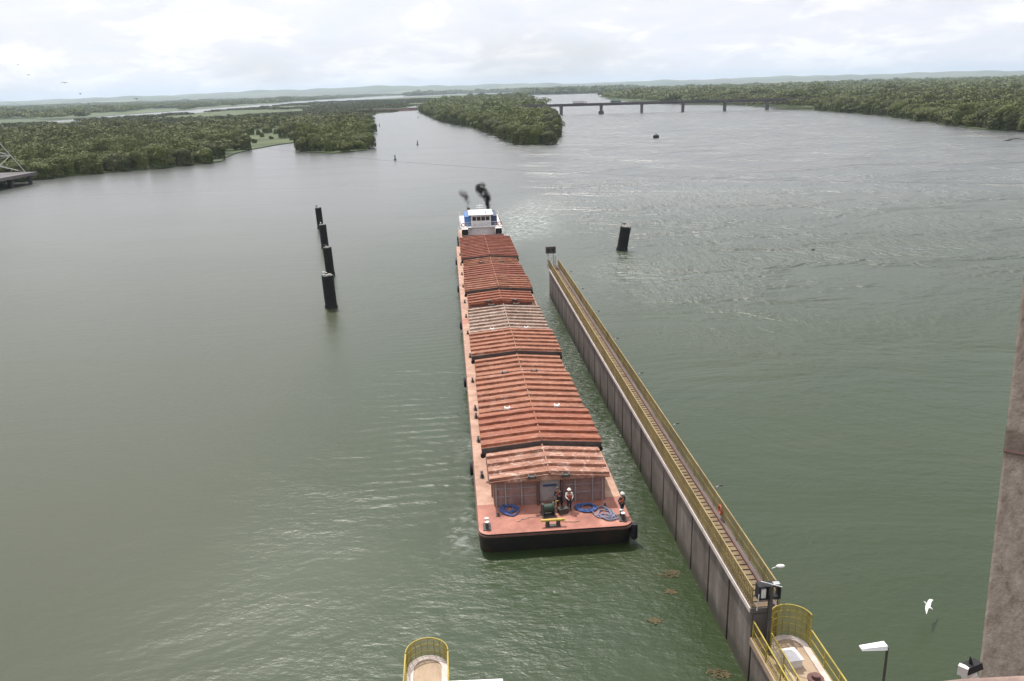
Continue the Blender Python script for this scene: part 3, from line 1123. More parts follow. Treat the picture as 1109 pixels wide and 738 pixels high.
def tyre(parent, x, y, z):
    mb = MB().torus((x, y, z), 0.42, 0.15, 'x', 18, 8)
    o = mb.build('tyre_fender', MT['black'], parent)
    MB().path([(x, y, z + 0.38), (x + (0.2 if x < 0 else -0.2), y, DZ + 0.05)], 0.025).build('lashing', MT['grey_rope'], o)
    return o


def barge(name, s0, L_, label, covers, bow, posts=None):
    t = empty(name, W(6.35, s0, 0), LR, label, 'barge', 'hopper barges of the tow')
    pts = hull_pts(L_, 0.75 if bow else 0.12)
    hb = MB()
    n = len(pts)
    low = []
    for x, y in pts:
        k = max(0, 1 - y / 4.0) if bow else 0
        low.append((x * (1 - 0.03 * k), y + 0.55 * k, -1.0))
    mid = [(x, y + (0.12 * max(0, 1 - y / 4) if bow else 0), 0.9) for x, y in pts]
    top = [(x, y, DZ - 0.03) for x, y in pts]
    hb.add(low + mid + top, [(k, (k + 1) % n, n + (k + 1) % n, n + k) for k in range(n)] + [(n + k, n + (k + 1) % n, 2 * n + (k + 1) % n, 2 * n + k) for k in range(n)] + [tuple(range(n))[::-1], tuple(range(2 * n, 3 * n))])
    hull = hb.build('hull', MT['hull'], t)
    rb = MB()
    rb.prism([(x * 1.012, y - (0.05 if y < 1 else 0)) for x, y in pts], DZ - 0.26, DZ - 0.12)
    rb.build('rubbing_strake', MT['frame_dark'], hull)
    deck_y = covers[0][0] - s0 + 0.3
    MB().prism([(x * 0.997, y + 0.015 if y < L_ - 1 else deck_y + 0.35) for x, y in pts], DZ - 0.04, DZ).build('foredeck' if bow else 'deck', MT['deck'], t)
    for k in (-1, 1):
        xa, xb = sorted((k * HW * 0.995, k * 4.16))
        MB().box(xa, xb, deck_y + 0.36, L_ - 0.02, DZ - 0.05, DZ + 0.004).build('side_deck', MT['side_deck'], t)
    sb = MB()
    for k in (-1, 1):
        xa, xb = sorted((k * 4.04, k * 4.16))
        sb.box(xa, xb, deck_y + 0.36, L_ - 1.0, DZ + 0.006, 3.72)
        y = deck_y + 1.6
        while y < L_ - 1.4:
            sb.box(k * 4.163 - (0.12 if k < 0 else 0), k * 4.163 + (0.12 if k > 0 else 0), y, y + 0.06, DZ + 0.008, 3.45)
            y += 2.4
    sb.box(-4.0, 4.0, L_ - 1.12, L_ - 1.0, DZ + 0.006, 3.95)
    sb.build('hold_coaming', MT['coaming'], t)
    for i, (a, b, dz, mt, lab) in enumerate(covers):
        ya, yb = a - s0, b - s0
        o = cover_mesh(4.46 + dz * 0.85, ya, yb - (0.04), 3.72 + dz, 0.40).build('hatch_cover', MT[mt], t)
        if lab:
            o['label'] = lab
        # end skirt facing the bow where the cover rides above its neighbour
        if dz > 0.3:
            q = MB()
            w_ = 4.46 + dz * 0.85
            q.add([(-w_, ya - 0.02, 3.50 + dz * 0.2), (w_, ya - 0.02, 3.50 + dz * 0.2), (w_, ya - 0.02, 3.70 + dz), (0, ya - 0.02, 4.10 + dz), (-w_, ya - 0.02, 3.70 + dz),
                   (-w_, ya - 0.07, 3.50 + dz * 0.2), (w_, ya - 0.07, 3.50 + dz * 0.2), (w_, ya - 0.07, 3.70 + dz), (0, ya - 0.07, 4.10 + dz), (-w_, ya - 0.07, 3.70 + dz)],
                  [(0, 1, 2, 3, 4), (9, 8, 7, 6, 5), (0, 5, 6, 1), (1, 6, 7, 2), (2, 7, 8, 3), (3, 8, 9, 4), (4, 9, 5, 0)])
            q.build('end_skirt', MT['dark_steel'], o)
            for k in (-1, 1):
                MB().tube((k * 4.7, ya - 0.1, 3.5), (k * 4.7, ya + 0.12, 3.5), 0.20, n=12).build('roller', MT['black'], o)
    return t


front_covers = [(54.45, 59.7, 0.0, 'cover_faded', 'faded red hatch cover nearest the bow, patched with pale worn paint'),
                (59.7, 66.9, 0.40, 'cover_red', 'bright red ribbed hatch cover raised over the faded one'),
                (66.9, 77.1, 0.24, 'cover_brown', None), (77.1, 83.2, 0.06, 'cover_brown', None),
                (83.2, 91.9, 0.44, 'cover_brown', None), (91.9, 103.6, 0.24, 'cover_pale', 'pale worn hatch cover at the after end of the front barge')]
fb = barge('hopper_barge', 50.8, 54.4, 'front barge of the tow, black square bow, faded red covers and open foredeck', front_covers, True)
rear_covers = [(106.9, 112.9, 0.0, 'cover_red', None), (112.9, 121.1, 0.40, 'cover_brown', None), (121.1, 130.0, 0.24, 'cover_dark', None),
               (130.0, 136.4, 0.06, 'cover_brown', None), (136.4, 156.5, 0.44, 'cover_dark', 'long dark red ribbed hatch cover at the stern end')]
rbg = barge('hopper_barge', 105.3, 56.2, 'rear barge of the tow, directly ahead of the white pusher boat', rear_covers, False)
end_wall(fb, 4.0, 3.70)
end_wall(rbg, 2.2, 3.70)
rbg.children  # keep order
for (x, y) in ((-1.35, 3.45), (1.15, 3.45)):
    clamp(fb, x, y, 3.98, 'dark_steel')
for (x, y) in ((-1.7, 26.1), (1.2, 26.2)):
    clamp(fb, x, y, 4.22, 'dark_steel', 0.36)
for (x, y) in ((-2.2, 16.3), (2.2, 16.3), (-2.1, 41.3), (1.9, 41.3)):
    clamp(fb, x, y, 4.32, 'offwhite', 0.26)
for (x, y) in ((-1.6, 52.6), (1.7, 52.6)):
    clamp(fb, x, y, 4.30, 'dark_steel', 0.42)
for (x, y) in ((-1.8, 1.4), (1.8, 1.4), (-1.7, 26.5), (1.7, 26.5)):
    clamp(rbg, x, y, 4.02 + (0.2 if y > 5 else 0), 'dark_steel', 0.42)
for y in (9.0, 16.0, 21.5, 23.5, 31.5, 40.0, 49.5):
    cleat(fb, -4.85, y, DZ + 0.005, 0.8)
for y in (3.0, 11.0, 21.0, 30.0, 38.0, 47.0):
    cleat(rbg, -4.85, y, DZ + 0.005, 0.8)
for y in (30.0, 52.5):
    cleat(fb, 4.85, y, DZ + 0.005, 0.8)
for y in (11.9, 33.2):
    tyre(fb, -5.62, y, 0.95)
for y in (1.2, 22.5, 44.0):
    tyre(rbg, -5.62, y, 0.95)
# foredeck fittings: end bollards, centre yellow bitt
for x in (-4.85, 4.85):
    mb = MB().box(x - 0.28, x + 0.28, 0.55, 1.55, DZ, DZ + 0.06)
    for y in (0.8, 1.3):
        mb.tube((x, y, DZ + 0.06), (x, y, DZ + 0.52), 0.12, n=12)
    b_ = mb.build('corner_bollard', MT['dark_steel'], fb)
    for y in (0.8, 1.3):
        MB().tube((x, y, DZ + 0.52), (x, y, DZ + 0.58), 0.15, n=12).build('bollard_cap', MT['offwhite'], b_)
mb = MB()
for k in (-1, 1):
    mb.tube((-0.2 + k * 0.38, 0.62, DZ), (-0.2 + k * 0.38, 0.62, DZ + 0.42), 0.15, n=12)
mb.box(-0.75, 0.35, 0.42, 0.82, DZ - 0.0, DZ + 0.05)
bt = mb.build('centre_bitt', MT['dark_steel'], fb)
MB().tube((-1.05, 0.62, DZ + 0.47), (0.65, 0.62, DZ + 0.47), 0.10, n=10).build('yellow_bar', MT['yellow'], bt)
mb = MB()
for k in range(9):
    mb.tube((HW + 0.12, 0.35 + 0.0 * k, 0.35 + k * 0.13), (HW + 0.12, 0.35, 0.47 + k * 0.13), 0.26 if k % 2 else 0.22, n=12)
mb.build('corner_fender', MT['black'], fb)
# hand winch with drum and frame on the foredeck
wn = empty('deck_winch', W(6.35 - 0.35, 50.8 + 2.25, DZ), LR + 0.15, 'dark green hand winch standing on the foredeck before the centre panel', 'winch')
mb = MB()
for k in (-1, 1):
    mb.add([(k * 0.42 - 0.04, -0.45, 0), (k * 0.42 + 0.04, -0.45, 0), (k * 0.42 + 0.04, 0.45, 0), (k * 0.42 - 0.04, 0.45, 0), (k * 0.42 - 0.04, -0.15, 0.95), (k * 0.42 + 0.04, -0.15, 0.95), (k * 0.42 + 0.04, 0.15, 0.95), (k * 0.42 - 0.04, 0.15, 0.95)],
           [(3, 2, 1, 0), (4, 5, 6, 7), (0, 1, 5, 4), (1, 2, 6, 5), (2, 3, 7, 6), (3, 0, 4, 7)])
mb.box(-0.5, 0.5, -0.5, 0.5, 0.0, 0.06)
mb.build('frame', MT['dark_steel'], wn)
mb = MB().tube((-0.36, 0, 0.55), (0.36, 0, 0.55), 0.30, n=16)
mb.tube((-0.37, 0, 0.55), (-0.31, 0, 0.55), 0.42, n=16)
mb.tube((0.31, 0, 0.55), (0.37, 0, 0.55), 0.42, n=16)
mb.build('drum', MT['lime'], wn)
mb = MB().path([(0.46, 0, 0.55), (0.62, 0, 0.55), (0.62, 0.1, 0.95), (0.85, 0.1, 0.95)], 0.03)
mb.build('crank', MT['yellow'], wn)


def coil(name, x, y, r_, turns, mat, label, seed, flat_=True):
    r = random.Random(seed)
    pts = []
    n = turns * 14
    for k in range(n + 1):
        a = k / 14 * 2 * math.pi
        rr = r_ * (0.45 + 0.5 * abs(math.sin(k * 0.13 + seed))) * (1 + r.uniform(-0.12, 0.12))
        pts.append((math.cos(a) * rr + 0.12 * math.sin(k * 0.21), math.sin(a) * rr * 0.8 + 0.1 * math.cos(k * 0.17), 0.04 + 0.10 * r.random() + (0.14 if not flat_ else 0.0) * (1 - rr / r_)))
    o = MB().path(pts, 0.045, 5).build(name, MT[mat])
    o.location = W(6.35 + x, 50.8 + y, DZ)
    o.rotation_euler = (0, 0, LR + seed)
    tag(o, label, 'rope', None)


coil('rope_coil', 2.55, 2.75, 0.85, 7, 'blue_rope', 'heaped bright blue mooring rope on the foredeck, right of the middle', 3, False)
coil('rope_coil', 3.65, 1.85, 0.95, 4, 'grey_rope', 'loose grey blue rope laid in wide loops near the right corner of the bow', 5)
coil('rope_coil', -3.1, 3.25, 0.85, 5, 'blue_rope', 'blue rope lying in the shade along the left foot of the end wall', 8)
coil('rope_coil', 3.9, 1.2, 0.65, 3, 'grey_rope', 'small grey rope loops at the very edge of the bow on the right', 9)
mb = MB().box(-0.16, 0.16, -0.1, 0.1, 0, 0.05).tube((0, 0, 0.05), (0, 0, 0.3), 0.07, n=10)
o = mb.build('mooring_pin', MT['dark_steel'])
o.location = W(6.35 - 3.95, 53.35, DZ)
tag(o, 'small dark pin on the foredeck below the left end of the wall', 'mooring pin')
o2 = o.copy()
col.objects.link(o2)
o2.location = W(6.35 + 3.95, 53.65, DZ)
o2['label'] = 'small dark pin on the foredeck below the right end of the wall'


o = MB().box(-0.35, 0.35, -0.22, 0.22, 0, 0.38).box(-0.37, 0.37, -0.24, 0.24, 0.382, 0.43).build('tool_chest', MT['dark_steel'])
o.location = W(6.35 + 0.75, 50.8 + 2.35, DZ)
o.rotation_euler = (0, 0, LR + 0.3)
tag(o, 'dark tool chest on the foredeck between the winch and the blue rope heap', 'box')
rq = random.Random(31)
pts = []
for k in range(60):
    u_ = k / 59
    pts.append((-2.3 + 4.4 * u_ + 0.12 * math.sin(k * 0.9), 1.5 + 0.55 * math.sin(u_ * 5.2) + rq.uniform(-.03, .03), 0.03))
o = MB().path(pts, 0.03, 5).build('mooring_line', MT['walk'])
o.location = W(6.35 - 0.4, 50.8, DZ)
o.rotation_euler = (0, 0, LR)
tag(o, 'pale mooring line lying loose across the middle of the foredeck', 'rope')

# ------------------------------------------------------------ people
def figure(joints, edges, radii, name, mat, parent, root=0):
    me = bpy.data.meshes.new(name)
    me.from_pydata(joints, edges, [])
    me.materials.append(mat)
    o = bpy.data.objects.new(name, me)
    col.objects.link(o)
    o.parent = parent
    sk = o.modifiers.new('skin', 'SKIN')
    sk.use_smooth_shade = True
    me.skin_vertices  # created with the modifier
    if not me.skin_vertices:
        bpy.context.view_layer.objects.active = o
    for k, r_ in enumerate(radii):
        sv = me.skin_vertices[0].data[k]
        sv.radius = r_ if isinstance(r_, tuple) else (r_, r_)
        sv.use_root = (k == root)
    sb_ = o.modifiers.new('sub', 'SUBSURF')
    sb_.levels = sb_.render_levels = 1
    return o


def person(loc, rz, label, vest, legs, top, hat, arms='down', lean=0.0, step=0.1, helmet=True):
    t = empty('person', loc, rz, label, 'person')
    # facing -y in its own frame
    J, E, Rr = [], [], []

    def add(p, r_, link=None):
        J.append((p[0], p[1] - lean * max(0, p[2] - 0.9), p[2]))
        Rr.append(r_)
        if link is not None:
            E.append((link, len(J) - 1))
        return len(J) - 1
    pel = add((0, 0, 0.95), (0.15, 0.11))
    wa = add((0, 0, 1.12), (0.14, 0.10), pel)
    ch = add((0, 0.01, 1.34), (0.17, 0.115), wa)
    nk = add((0, 0, 1.50), (0.06, 0.06), ch)
    h1 = add((0, -0.02, 1.60), (0.075, 0.085), nk)
    h2 = add((0, -0.01, 1.70), (0.075, 0.09), h1)
    nose = add((0, -0.125, 1.62), (0.014, 0.016), h1)
    hands = []
    for k in (-1, 1):
        hp = add((k * 0.10, 0, 0.88), (0.095, 0.10), pel)
        kn = add((k * 0.11, -0.03 + k * step * 0.5, 0.50), (0.062, 0.065), hp)
        an = add((k * 0.12, 0.02 + k * step, 0.09), (0.042, 0.045), kn)
        add((k * 0.13, -0.16 + k * step, 0.045), (0.045, 0.035), an)
        sh = add((k * 0.20, 0, 1.42), (0.062, 0.062), ch)
        if arms == 'down':
            el, wr, hd = (k * 0.27, 0.03, 1.15), (k * 0.27, -0.06, 0.92), (k * 0.265, -0.09, 0.84)
        elif arms == 'front':
            el, wr, hd = (k * 0.27, -0.06, 1.16), (k * 0.16, -0.30, 1.08), (k * 0.12, -0.38, 1.06)
        elif arms == 'hip':
            el, wr, hd = (k * 0.36, 0.05, 1.18), (k * 0.22, -0.08, 1.02), (k * 0.17, -0.12, 0.98)
        else:
            el, wr, hd = (k * 0.27, -0.12, 1.18), (k * 0.22, -0.36, 1.12 + 0.10 * k), (k * 0.20, -0.44, 1.12 + 0.12 * k)
        e_ = add(el, 0.042, sh)
        w_ = add(wr, 0.030, e_)
        h_ = add(hd, (0.038, 0.022), w_)
        d = Vector(hd) - Vector(wr)
        d.normalize()
        side = Vector((0, 1, 0)) if arms == 'down' else Vector((1, 0, 0))
        for q, ln in ((-0.030, 0.055), (-0.010, 0.075), (0.010, 0.080), (0.030, 0.070)):
            f1 = add(tuple(Vector(hd) + side * q + d * ln * 0.6), 0.009, h_)
            add(tuple(Vector(hd) + side * q * 1.05 + d * ln + Vector((0, 0, -0.02))), 0.007, f1)
        add(tuple(Vector(wr) + d * 0.03 + side * 0.055), 0.010, w_)
    figure(J, E, Rr, 'body', MT['skin'], t)
    # clothes as slightly fuller chains following the same joints

    def sub(ids, name, mat, grow, rings=()):
        mp = {i: k for k, i in enumerate(ids)}
        jj = [J[i] for i in ids]
        ee = [(mp[a], mp[b]) for a, b in E if a in mp and b in mp]
        rr = [tuple(q + grow for q in (Rr[i] if isinstance(Rr[i], tuple) else (Rr[i], Rr[i]))) for i in ids]
        return figure(jj, ee, rr, name, MT[mat], t)
    # indices per side: hip,knee,ankle,toe,shoulder,elbow,wrist,hand,8 finger,thumb
    s0_ = 7
    per = 17
    sub([pel] + [s0_ + a for a in (0, 1, 2)] + [s0_ + per + a for a in (0, 1, 2)], 'trousers', legs, 0.02)
    sub([wa, ch] + [s0_ + 4, s0_ + 5, s0_ + 6, s0_ + per + 4, s0_ + per + 5, s0_ + per + 6], 'shirt', top, 0.014)
    jj = [(0, J[pel][1], 1.00), (0, J[wa][1], 1.14), (0, J[ch][1], 1.38)]
    figure(jj, [(0, 1), (1, 2)], [(0.185, 0.145), (0.185, 0.145), (0.20, 0.15)], 'vest', MT[vest], t)
    mb = MB()
    for k in (-1, 1):
        y = J[s0_ + (per if k > 0 else 0) + 2][1]
        mb.blob((k * 0.125, y - 0.08, 0.055), 0.055, 0.15, 0.055, 1, 0.03)
    mb.build('shoes', MT['black'], t)
    hy = J[h2][1]
    mb = MB()
    mb.blob((0, hy, 1.735), 0.115, 0.135, 0.085, 3, 0.0, 14, 9)
    mb.tube((0, hy - 0.02, 1.705), (0, hy - 0.02, 1.715), 0.15, 0.14, 14)
    mb.build('helmet' if helmet else 'hair', MT[hat], t)
    mb = MB()
    for k in (-1, 1):
        mb.blob((k * 0.032, J[h1][1] - 0.085, 1.655), 0.011, 0.008, 0.008, 1, 0)
    mb.build('eyes', MT['black'], t)
    return t


def onbarge(px, py):
    return G(px, py, DZ)


person(onbarge(616.5, 553.0), 0.15, 'person in a red life vest over white sleeves, standing by the end wall', 'red_vest', 'navy', 'white_cloth', 'white', 'front')
person(onbarge(606.3, 549.5), -0.5, 'person in dark clothes and red vest bending behind the winch', 'red_vest', 'navy', 'navy', 'dark_steel', 'reach', 0.45, 0.12, False)
person(onbarge(673.5, 557.5), 0.75, 'person in orange vest and dark trousers standing at the right corner of the bow', 'hivis', 'navy', 'navy', 'white', 'hip')

# ------------------------------------------------------------ pusher boat
pb = empty('pusher_boat', W(6.15, 162.2, 0), LR, 'white and blue river pusher boat behind the rear barge, smoking from two funnels', 'boat')
mb = MB()
pts = [(-4.4, 21), (-4.6, 19), (-4.6, 0.4), (4.6, 0.4), (4.6, 19), (4.4, 21)]
mb.prism(pts, -1.0, 1.35)
hl = mb.build('hull', MT['hull'], pb)
MB().prism([(x * 0.985, y * 0.99 + 0.1) for x, y in pts], 1.351, 1.40).build('deck', MT['side_deck'], pb)
for k in (-1, 1):
    mb = MB()
    x0, x1 = sorted((k * 2.75, k * 3.95))
    mb.box(x0, x1, 0.0, 1.1, 0.0, 4.75)
    for z in (0.9, 1.7, 2.5, 3.3, 4.0):
        mb.box(x0 - 0.04, x1 + 0.04, -0.12, -0.003, z, z + 0.35)
    kn = mb.build('push_knee', MT['black'], pb)
    MB().box(x0 - 0.06, x1 + 0.06, -0.08, 1.2, 4.753, 4.85).build('knee_cap', MT['offwhite'], kn)
mb = MB()
mb.box(-2.7, 2.7, 1.6, 17.0, 1.41, 4.85)
lh = mb.build('lower_house', MT['offwhite'], pb, 0.05)
w_ = MB()
for x in (-2.0, -1.0, 0.0, 1.0, 2.0):
    w_.box(x - 0.4, x + 0.4, 1.52, 1.597, 2.65, 3.1)
w_.build('window', MT['glass'], lh)
for k in (-1, 1):
    w_ = MB()
    for y in (4, 7, 10, 13):
        xa, xb = sorted((k * 2.702, k * 2.75))
        w_.box(xa, xb, y, y + 1.1, 2.6, 3.5)
    w_.build('window', MT['glass'], lh)
mb = MB().box(-4.2, 4.2, 1.2, 17.4, 4.86, 4.98)
bd = mb.build('boat_deck', MT['offwhite'], pb)


def railing(mb, pts, h, step=1.5, r_=0.03, rails=(0.5, 1.0)):
    for a, b in zip(pts[:-1], pts[1:]):
        a, b = Vector(a), Vector(b)
        n = max(1, round((b - a).length / step))
        for k in range(n + 1):
            q = a.lerp(b, k / n)
            mb.tube(q, q + Vector((0, 0, h)), r_, n=6)
        for q in rails:
            mb.tube(a + Vector((0, 0, h * q)), b + Vector((0, 0, h * q)), r_, n=6)


mb = MB()
railing(mb, [(-4.1, 17.2, 4.98), (-4.1, 1.3, 4.98), (4.1, 1.3, 4.98), (4.1, 17.2, 4.98)], 0.95, 1.3, 0.035)
mb.build('railing', MT['galv'], bd)
mb = MB().box(-2.0, 2.0, 2.4, 9.0, 4.985, 7.15)
ph = mb.build('pilot_house', MT['offwhite'], pb, 0.04)
w_ = MB()
for x in (-1.35, -0.45, 0.45, 1.35):
    w_.box(x - 0.36, x + 0.36, 2.33, 2.397, 6.1, 6.85)
w_.build('window', MT['glass'], ph)
for k in (-1, 1):
    w_ = MB()
    for y in (3.2, 5.0, 6.8):
        xa, xb = sorted((k * 2.003, k * 2.05))
        w_.box(xa, xb, y, y + 1.2, 6.1, 6.85)
    w_.build('window', MT['glass'], ph)
MB().box(-2.45, 2.45, 2.0, 9.3, 7.155, 7.32).build('roof', MT['white'], ph)
for k, mt in ((-1, 'blue'), (1, 'dark_blue')):
    xa, xb = sorted((k * 2.06, k * 3.25))
    o = MB().box(xa, xb, 2.9, 10.5, 4.985, 6.9).build('engine_casing', MT[mt], pb, 0.05)
mb = MB()
for k in (-1, 1):
    xa = k * 2.1 + (0.25 if k < 0 else -0.1)
    mb = MB().tube((k * 1.9 + (-0.3 if k < 0 else 0.0), 10.4 + 0.5, 4.99), (k * 1.9 + (-0.3 if k < 0 else 0.0), 11.1, 7.5), 0.34, 0.30, 14)
    f_ = mb.build('funnel', MT['dark_steel'], pb)
mb = MB()
mb.tube((0, 6.0, 7.32), (0, 6.0, 8.9), 0.06, 0.04, 8)
mb.tube((-0.8, 6.0, 8.2), (0.8, 6.0, 8.2), 0.035, n=6)
mb.box(-0.7, 0.7, 5.95, 6.1, 8.55, 8.68)
mb.build('radar_mast', MT['white'], pb)
mb = MB()
mb.tube((1.0, 3.0, 7.32), (1.0, 3.0, 7.6), 0.08, n=8).blob((1.0, 2.95, 7.7), 0.2, 0.18, 0.2, 2, 0)
mb.build('searchlight', MT['galv'], pb)
for y in (2.5, 6.5, 11):
    for k in (-1, 1):
        mb = MB().torus((k * 4.75, y, 1.0), 0.45, 0.16, 'x', 16, 7)
        mb.build('tyre_fender', MT['black'], pb)
mb = MB()
railing(mb, [(-4.4, 18.5, 1.4), (-4.4, 1.2, 1.4)], 1.0, 1.5, 0.035)
railing(mb, [(4.4, 18.5, 1.4), (4.4, 1.2, 1.4)], 1.0, 1.5, 0.035)
mb.build('deck_railing', MT['galv'], pb)
mb = MB()
mb.torus((-3.6, 1.15, 5.5), 0.33, 0.08, 'y', 16, 6)
mb.torus((3.6, 1.15, 5.5), 0.33, 0.08, 'y', 16, 6)
mb.build('life_ring', MT['orange'], pb)
mb = MB()
for x, y, sz in ((-4.0, 2.6, 0.35), (-3.5, 3.2, 0.3), (3.9, 2.7, 0.35)):
    mb.tube((x, y, 1.4), (x, y, 2.3), sz, n=12)
mb.build('deck_drum', MT['dark_blue'], pb)


# smoke from the funnels: overlapping puffs whose density fades to nothing at their skins
def smoke_mat(name, dens, colr):
    m = bpy.data.materials.new(name)
    m.use_nodes = True
    t = m.node_tree
    t.nodes.clear()
    out = t.nodes.new('ShaderNodeOutputMaterial')
    pv = t.nodes.new('ShaderNodeVolumePrincipled')
    pv.inputs['Color'].default_value = (*colr, 1)
    tcn = t.nodes.new('ShaderNodeTexCoord')
    gr = t.nodes.new('ShaderNodeTexGradient')
    gr.gradient_type = 'QUADRATIC_SPHERE'
    t.links.new(tcn.outputs['Object'], gr.inputs[0])
    geo = t.nodes.new('ShaderNodeNewGeometry')
    nz = noise(t, 0.85, 5, 0.65, geo.outputs['Position'], 0.3)
    mr = t.nodes.new('ShaderNodeMapRange')
    t.links.new(nz, mr.inputs[0])
    mr.inputs[1].default_value = 0.43
    mr.inputs[2].default_value = 0.60
    mr.inputs[4].default_value = dens
    t.links.new(M('MULTIPLY', mr.outputs[0], gr.outputs[0], tree=t), pv.inputs['Density'])
    t.links.new(pv.outputs[0], out.inputs['Volume'])
    return m


def smoke(pts, dens, colr, label):
    root = empty('smoke', W(6.15, 162.2, 0), LR, label, 'smoke')
    root['kind'] = 'stuff'
    m = smoke_mat('funnel_smoke', dens, colr)
    for x, y, z, rad in pts:
        o = MB().blob((0, 0, 0), 1, 1, 1, 1, 0.0, 20, 14).build('puff', m, root)
        o.location = (x, y, z)
        o.scale = (rad * 0.92, rad * 0.92, rad * 1.0)


smoke([(1.9, 11.1, 7.6, .75), (1.9, 11.2, 8.1, .95), (2.0, 11.4, 8.7, 1.1), (1.9, 11.7, 9.2, 1.3), (1.6, 12.0, 9.8, 1.5), (1.1, 12.4, 10.4, 1.65), (0.6, 12.9, 10.9, 1.6), (0.9, 13.3, 11.5, 1.4), (0.2, 13.4, 11.2, 1.3)],
      8.0, (0.07, 0.065, 0.06), 'thick black smoke rising from the right funnel of the pusher boat')
smoke([(-2.2, 11.1, 7.6, .6), (-2.3, 11.2, 8.1, .8), (-2.2, 11.5, 8.7, .95), (-2.5, 11.8, 9.3, 1.15), (-2.9, 12.2, 9.9, 1.35), (-3.3, 12.6, 10.5, 1.3)],
      3.5, (0.14, 0.12, 0.12), 'thinner grey smoke rising from the left funnel of the pusher boat')

# ------------------------------------------------------------ guide wall with walkway
gw = empty('guide_wall', W(14.88, 36.2, 0), LR, 'long concrete lock guide wall with railed walkway on top, right of the barges', 'guide wall')
WL = 88.0
WT = 4.7
npan = 24
pw = WL / npan
for k in range(npan):
    y0 = k * pw
    mb = MB().box(0.0, 0.42, y0 + 0.13, y0 + pw - 0.13, -1.5, WT - 0.34)
    o = mb.build('panel', MT['concrete'], gw, 0.03)
mb = MB().box(0.10, 1.4, 0.0, WL, -1.5, WT - 0.36)
mb.build('core', MT['bridge'], gw)
mb = MB().box(-0.14, 1.48, 0.0, WL, WT - 0.30, WT)
wk = mb.build('walkway', MT['bridge'], gw)
mb = MB()
rq = random.Random(4)
for k in range(int(WL / 0.5)):
    mb.box(0.02, 1.06, 0.06 + k * 0.5, 0.06 + k * 0.5 + 0.36 + rq.uniform(-.02, .02), WT + 0.002, WT + 0.05 + rq.uniform(0, .02))
mb.build('floor_planks', weathered('ochre_planks', (0.12, 0.082, 0.048), (0.21, 0.15, 0.085), (0.28, 0.21, 0.13), 1.3, 0.9), wk)
MB().box(-0.20, -0.145, 0.0, WL, WT - 0.22, WT + 0.06).build('edge_curb', MT['pale_concrete'], wk)
mb = MB().box(1.08, 1.18, 0.05, WL - 0.05, WT + 0.002, WT + 0.16)
mb.build('cable_tray', MT['frame_dark'], wk)


def fence_rail(name, x, y0, y1, z, h, parent, mat, gap=0.30, post=2.2, rb=0.02):
    mb = MB()
    n = max(1, round((y1 - y0) / post))
    for k in range(n + 1):
        y = y0 + (y1 - y0) * k / n
        mb.box(x - 0.03, x + 0.03, y - 0.03, y + 0.03, z, z + h)
    for q in (0.08, 0.52, 1.0):
        rr_ = 0.032 if q == 1.0 else 0.018
        mb.box(x - rr_, x + rr_, y0, y1, z + h * q - rr_, z + h * q + rr_)
    m_ = int((y1 - y0) / gap)
    for k in range(1, m_):
        y = y0 + k * gap
        mb.box(x - rb * 0.5, x + rb * 0.5, y - rb, y + rb, z + 0.12, z + h - 0.05)
    return mb.build(name, mat, parent)


fence_rail('railing', -0.05, 0.1, WL - 0.1, WT, 1.2, gw, MT['rail_steel'], 0.24, 2.2, 0.045)
fence_rail('railing', 1.42, 0.1, WL - 0.1, WT, 1.15, gw, MT['rail_steel'], 0.20, 2.2, 0.03)
o = MB().torus((1.28, 9.4, WT + 0.62), 0.27, 0.07, 'x', 20, 8).build('lifebuoy', MT['orange'])
o.location = W(14.88, 36.2, 0)
o.rotation_euler = (0, 0, LR)
tag(o, 'orange ring lifebuoy hung inside the outer railing of the guide wall walkway', 'lifebuoy')
# end mast with a signal box on a braced frame
for nm, l_, s_, z0, z1, lab, wbox in (('signal_mast', 15.05, 123.2, WT, 7.0, 'dark signal box on a braced frame at the far tip of the guide wall', 0.75),):
    t = empty(nm, W(l_, s_, z0), LR, lab, 'signal mast')
    mb = MB()
    for x in (-0.5, 0.5):
        for y in (-0.4, 0.4):
            mb.tube((x, y, 0), (x * 0.8, y * 0.8, z1 - z0), 0.05, n=6)
    for z in (0.8, 1.6):
        mb.path([(-0.5, -0.4, z), (0.5, -0.4, z), (0.5, 0.4, z), (-0.5, 0.4, z), (-0.5, -0.4, z)], 0.03)
    mb.path([(-0.5, -0.4, 0.1), (0.45, -0.35, z1 - z0 - .1)], 0.03)
    mb.build('frame', MT['galv'], t)
    mb = MB().box(-wbox, wbox, -0.35, 0.35, z1 - z0 + 0.01, z1 - z0 + 1.05)
    bx = mb.build('signal_box', MT['dark_steel'], t, 0.04)
    for x in (-0.35, 0.35):
        MB().tube((x, -0.42, z1 - z0 + 0.55), (x, -0.352, z1 - z0 + 0.55), 0.2, n=14).build('lens', MT['glass'], bx)
    mb = MB()
    mb.path([(0.75, 0.3, 0), (0.75, 0.3, 1.9), (1.0, 0.3, 2.0)], 0.05)
    mb.build('side_pole', MT['galv'], t)
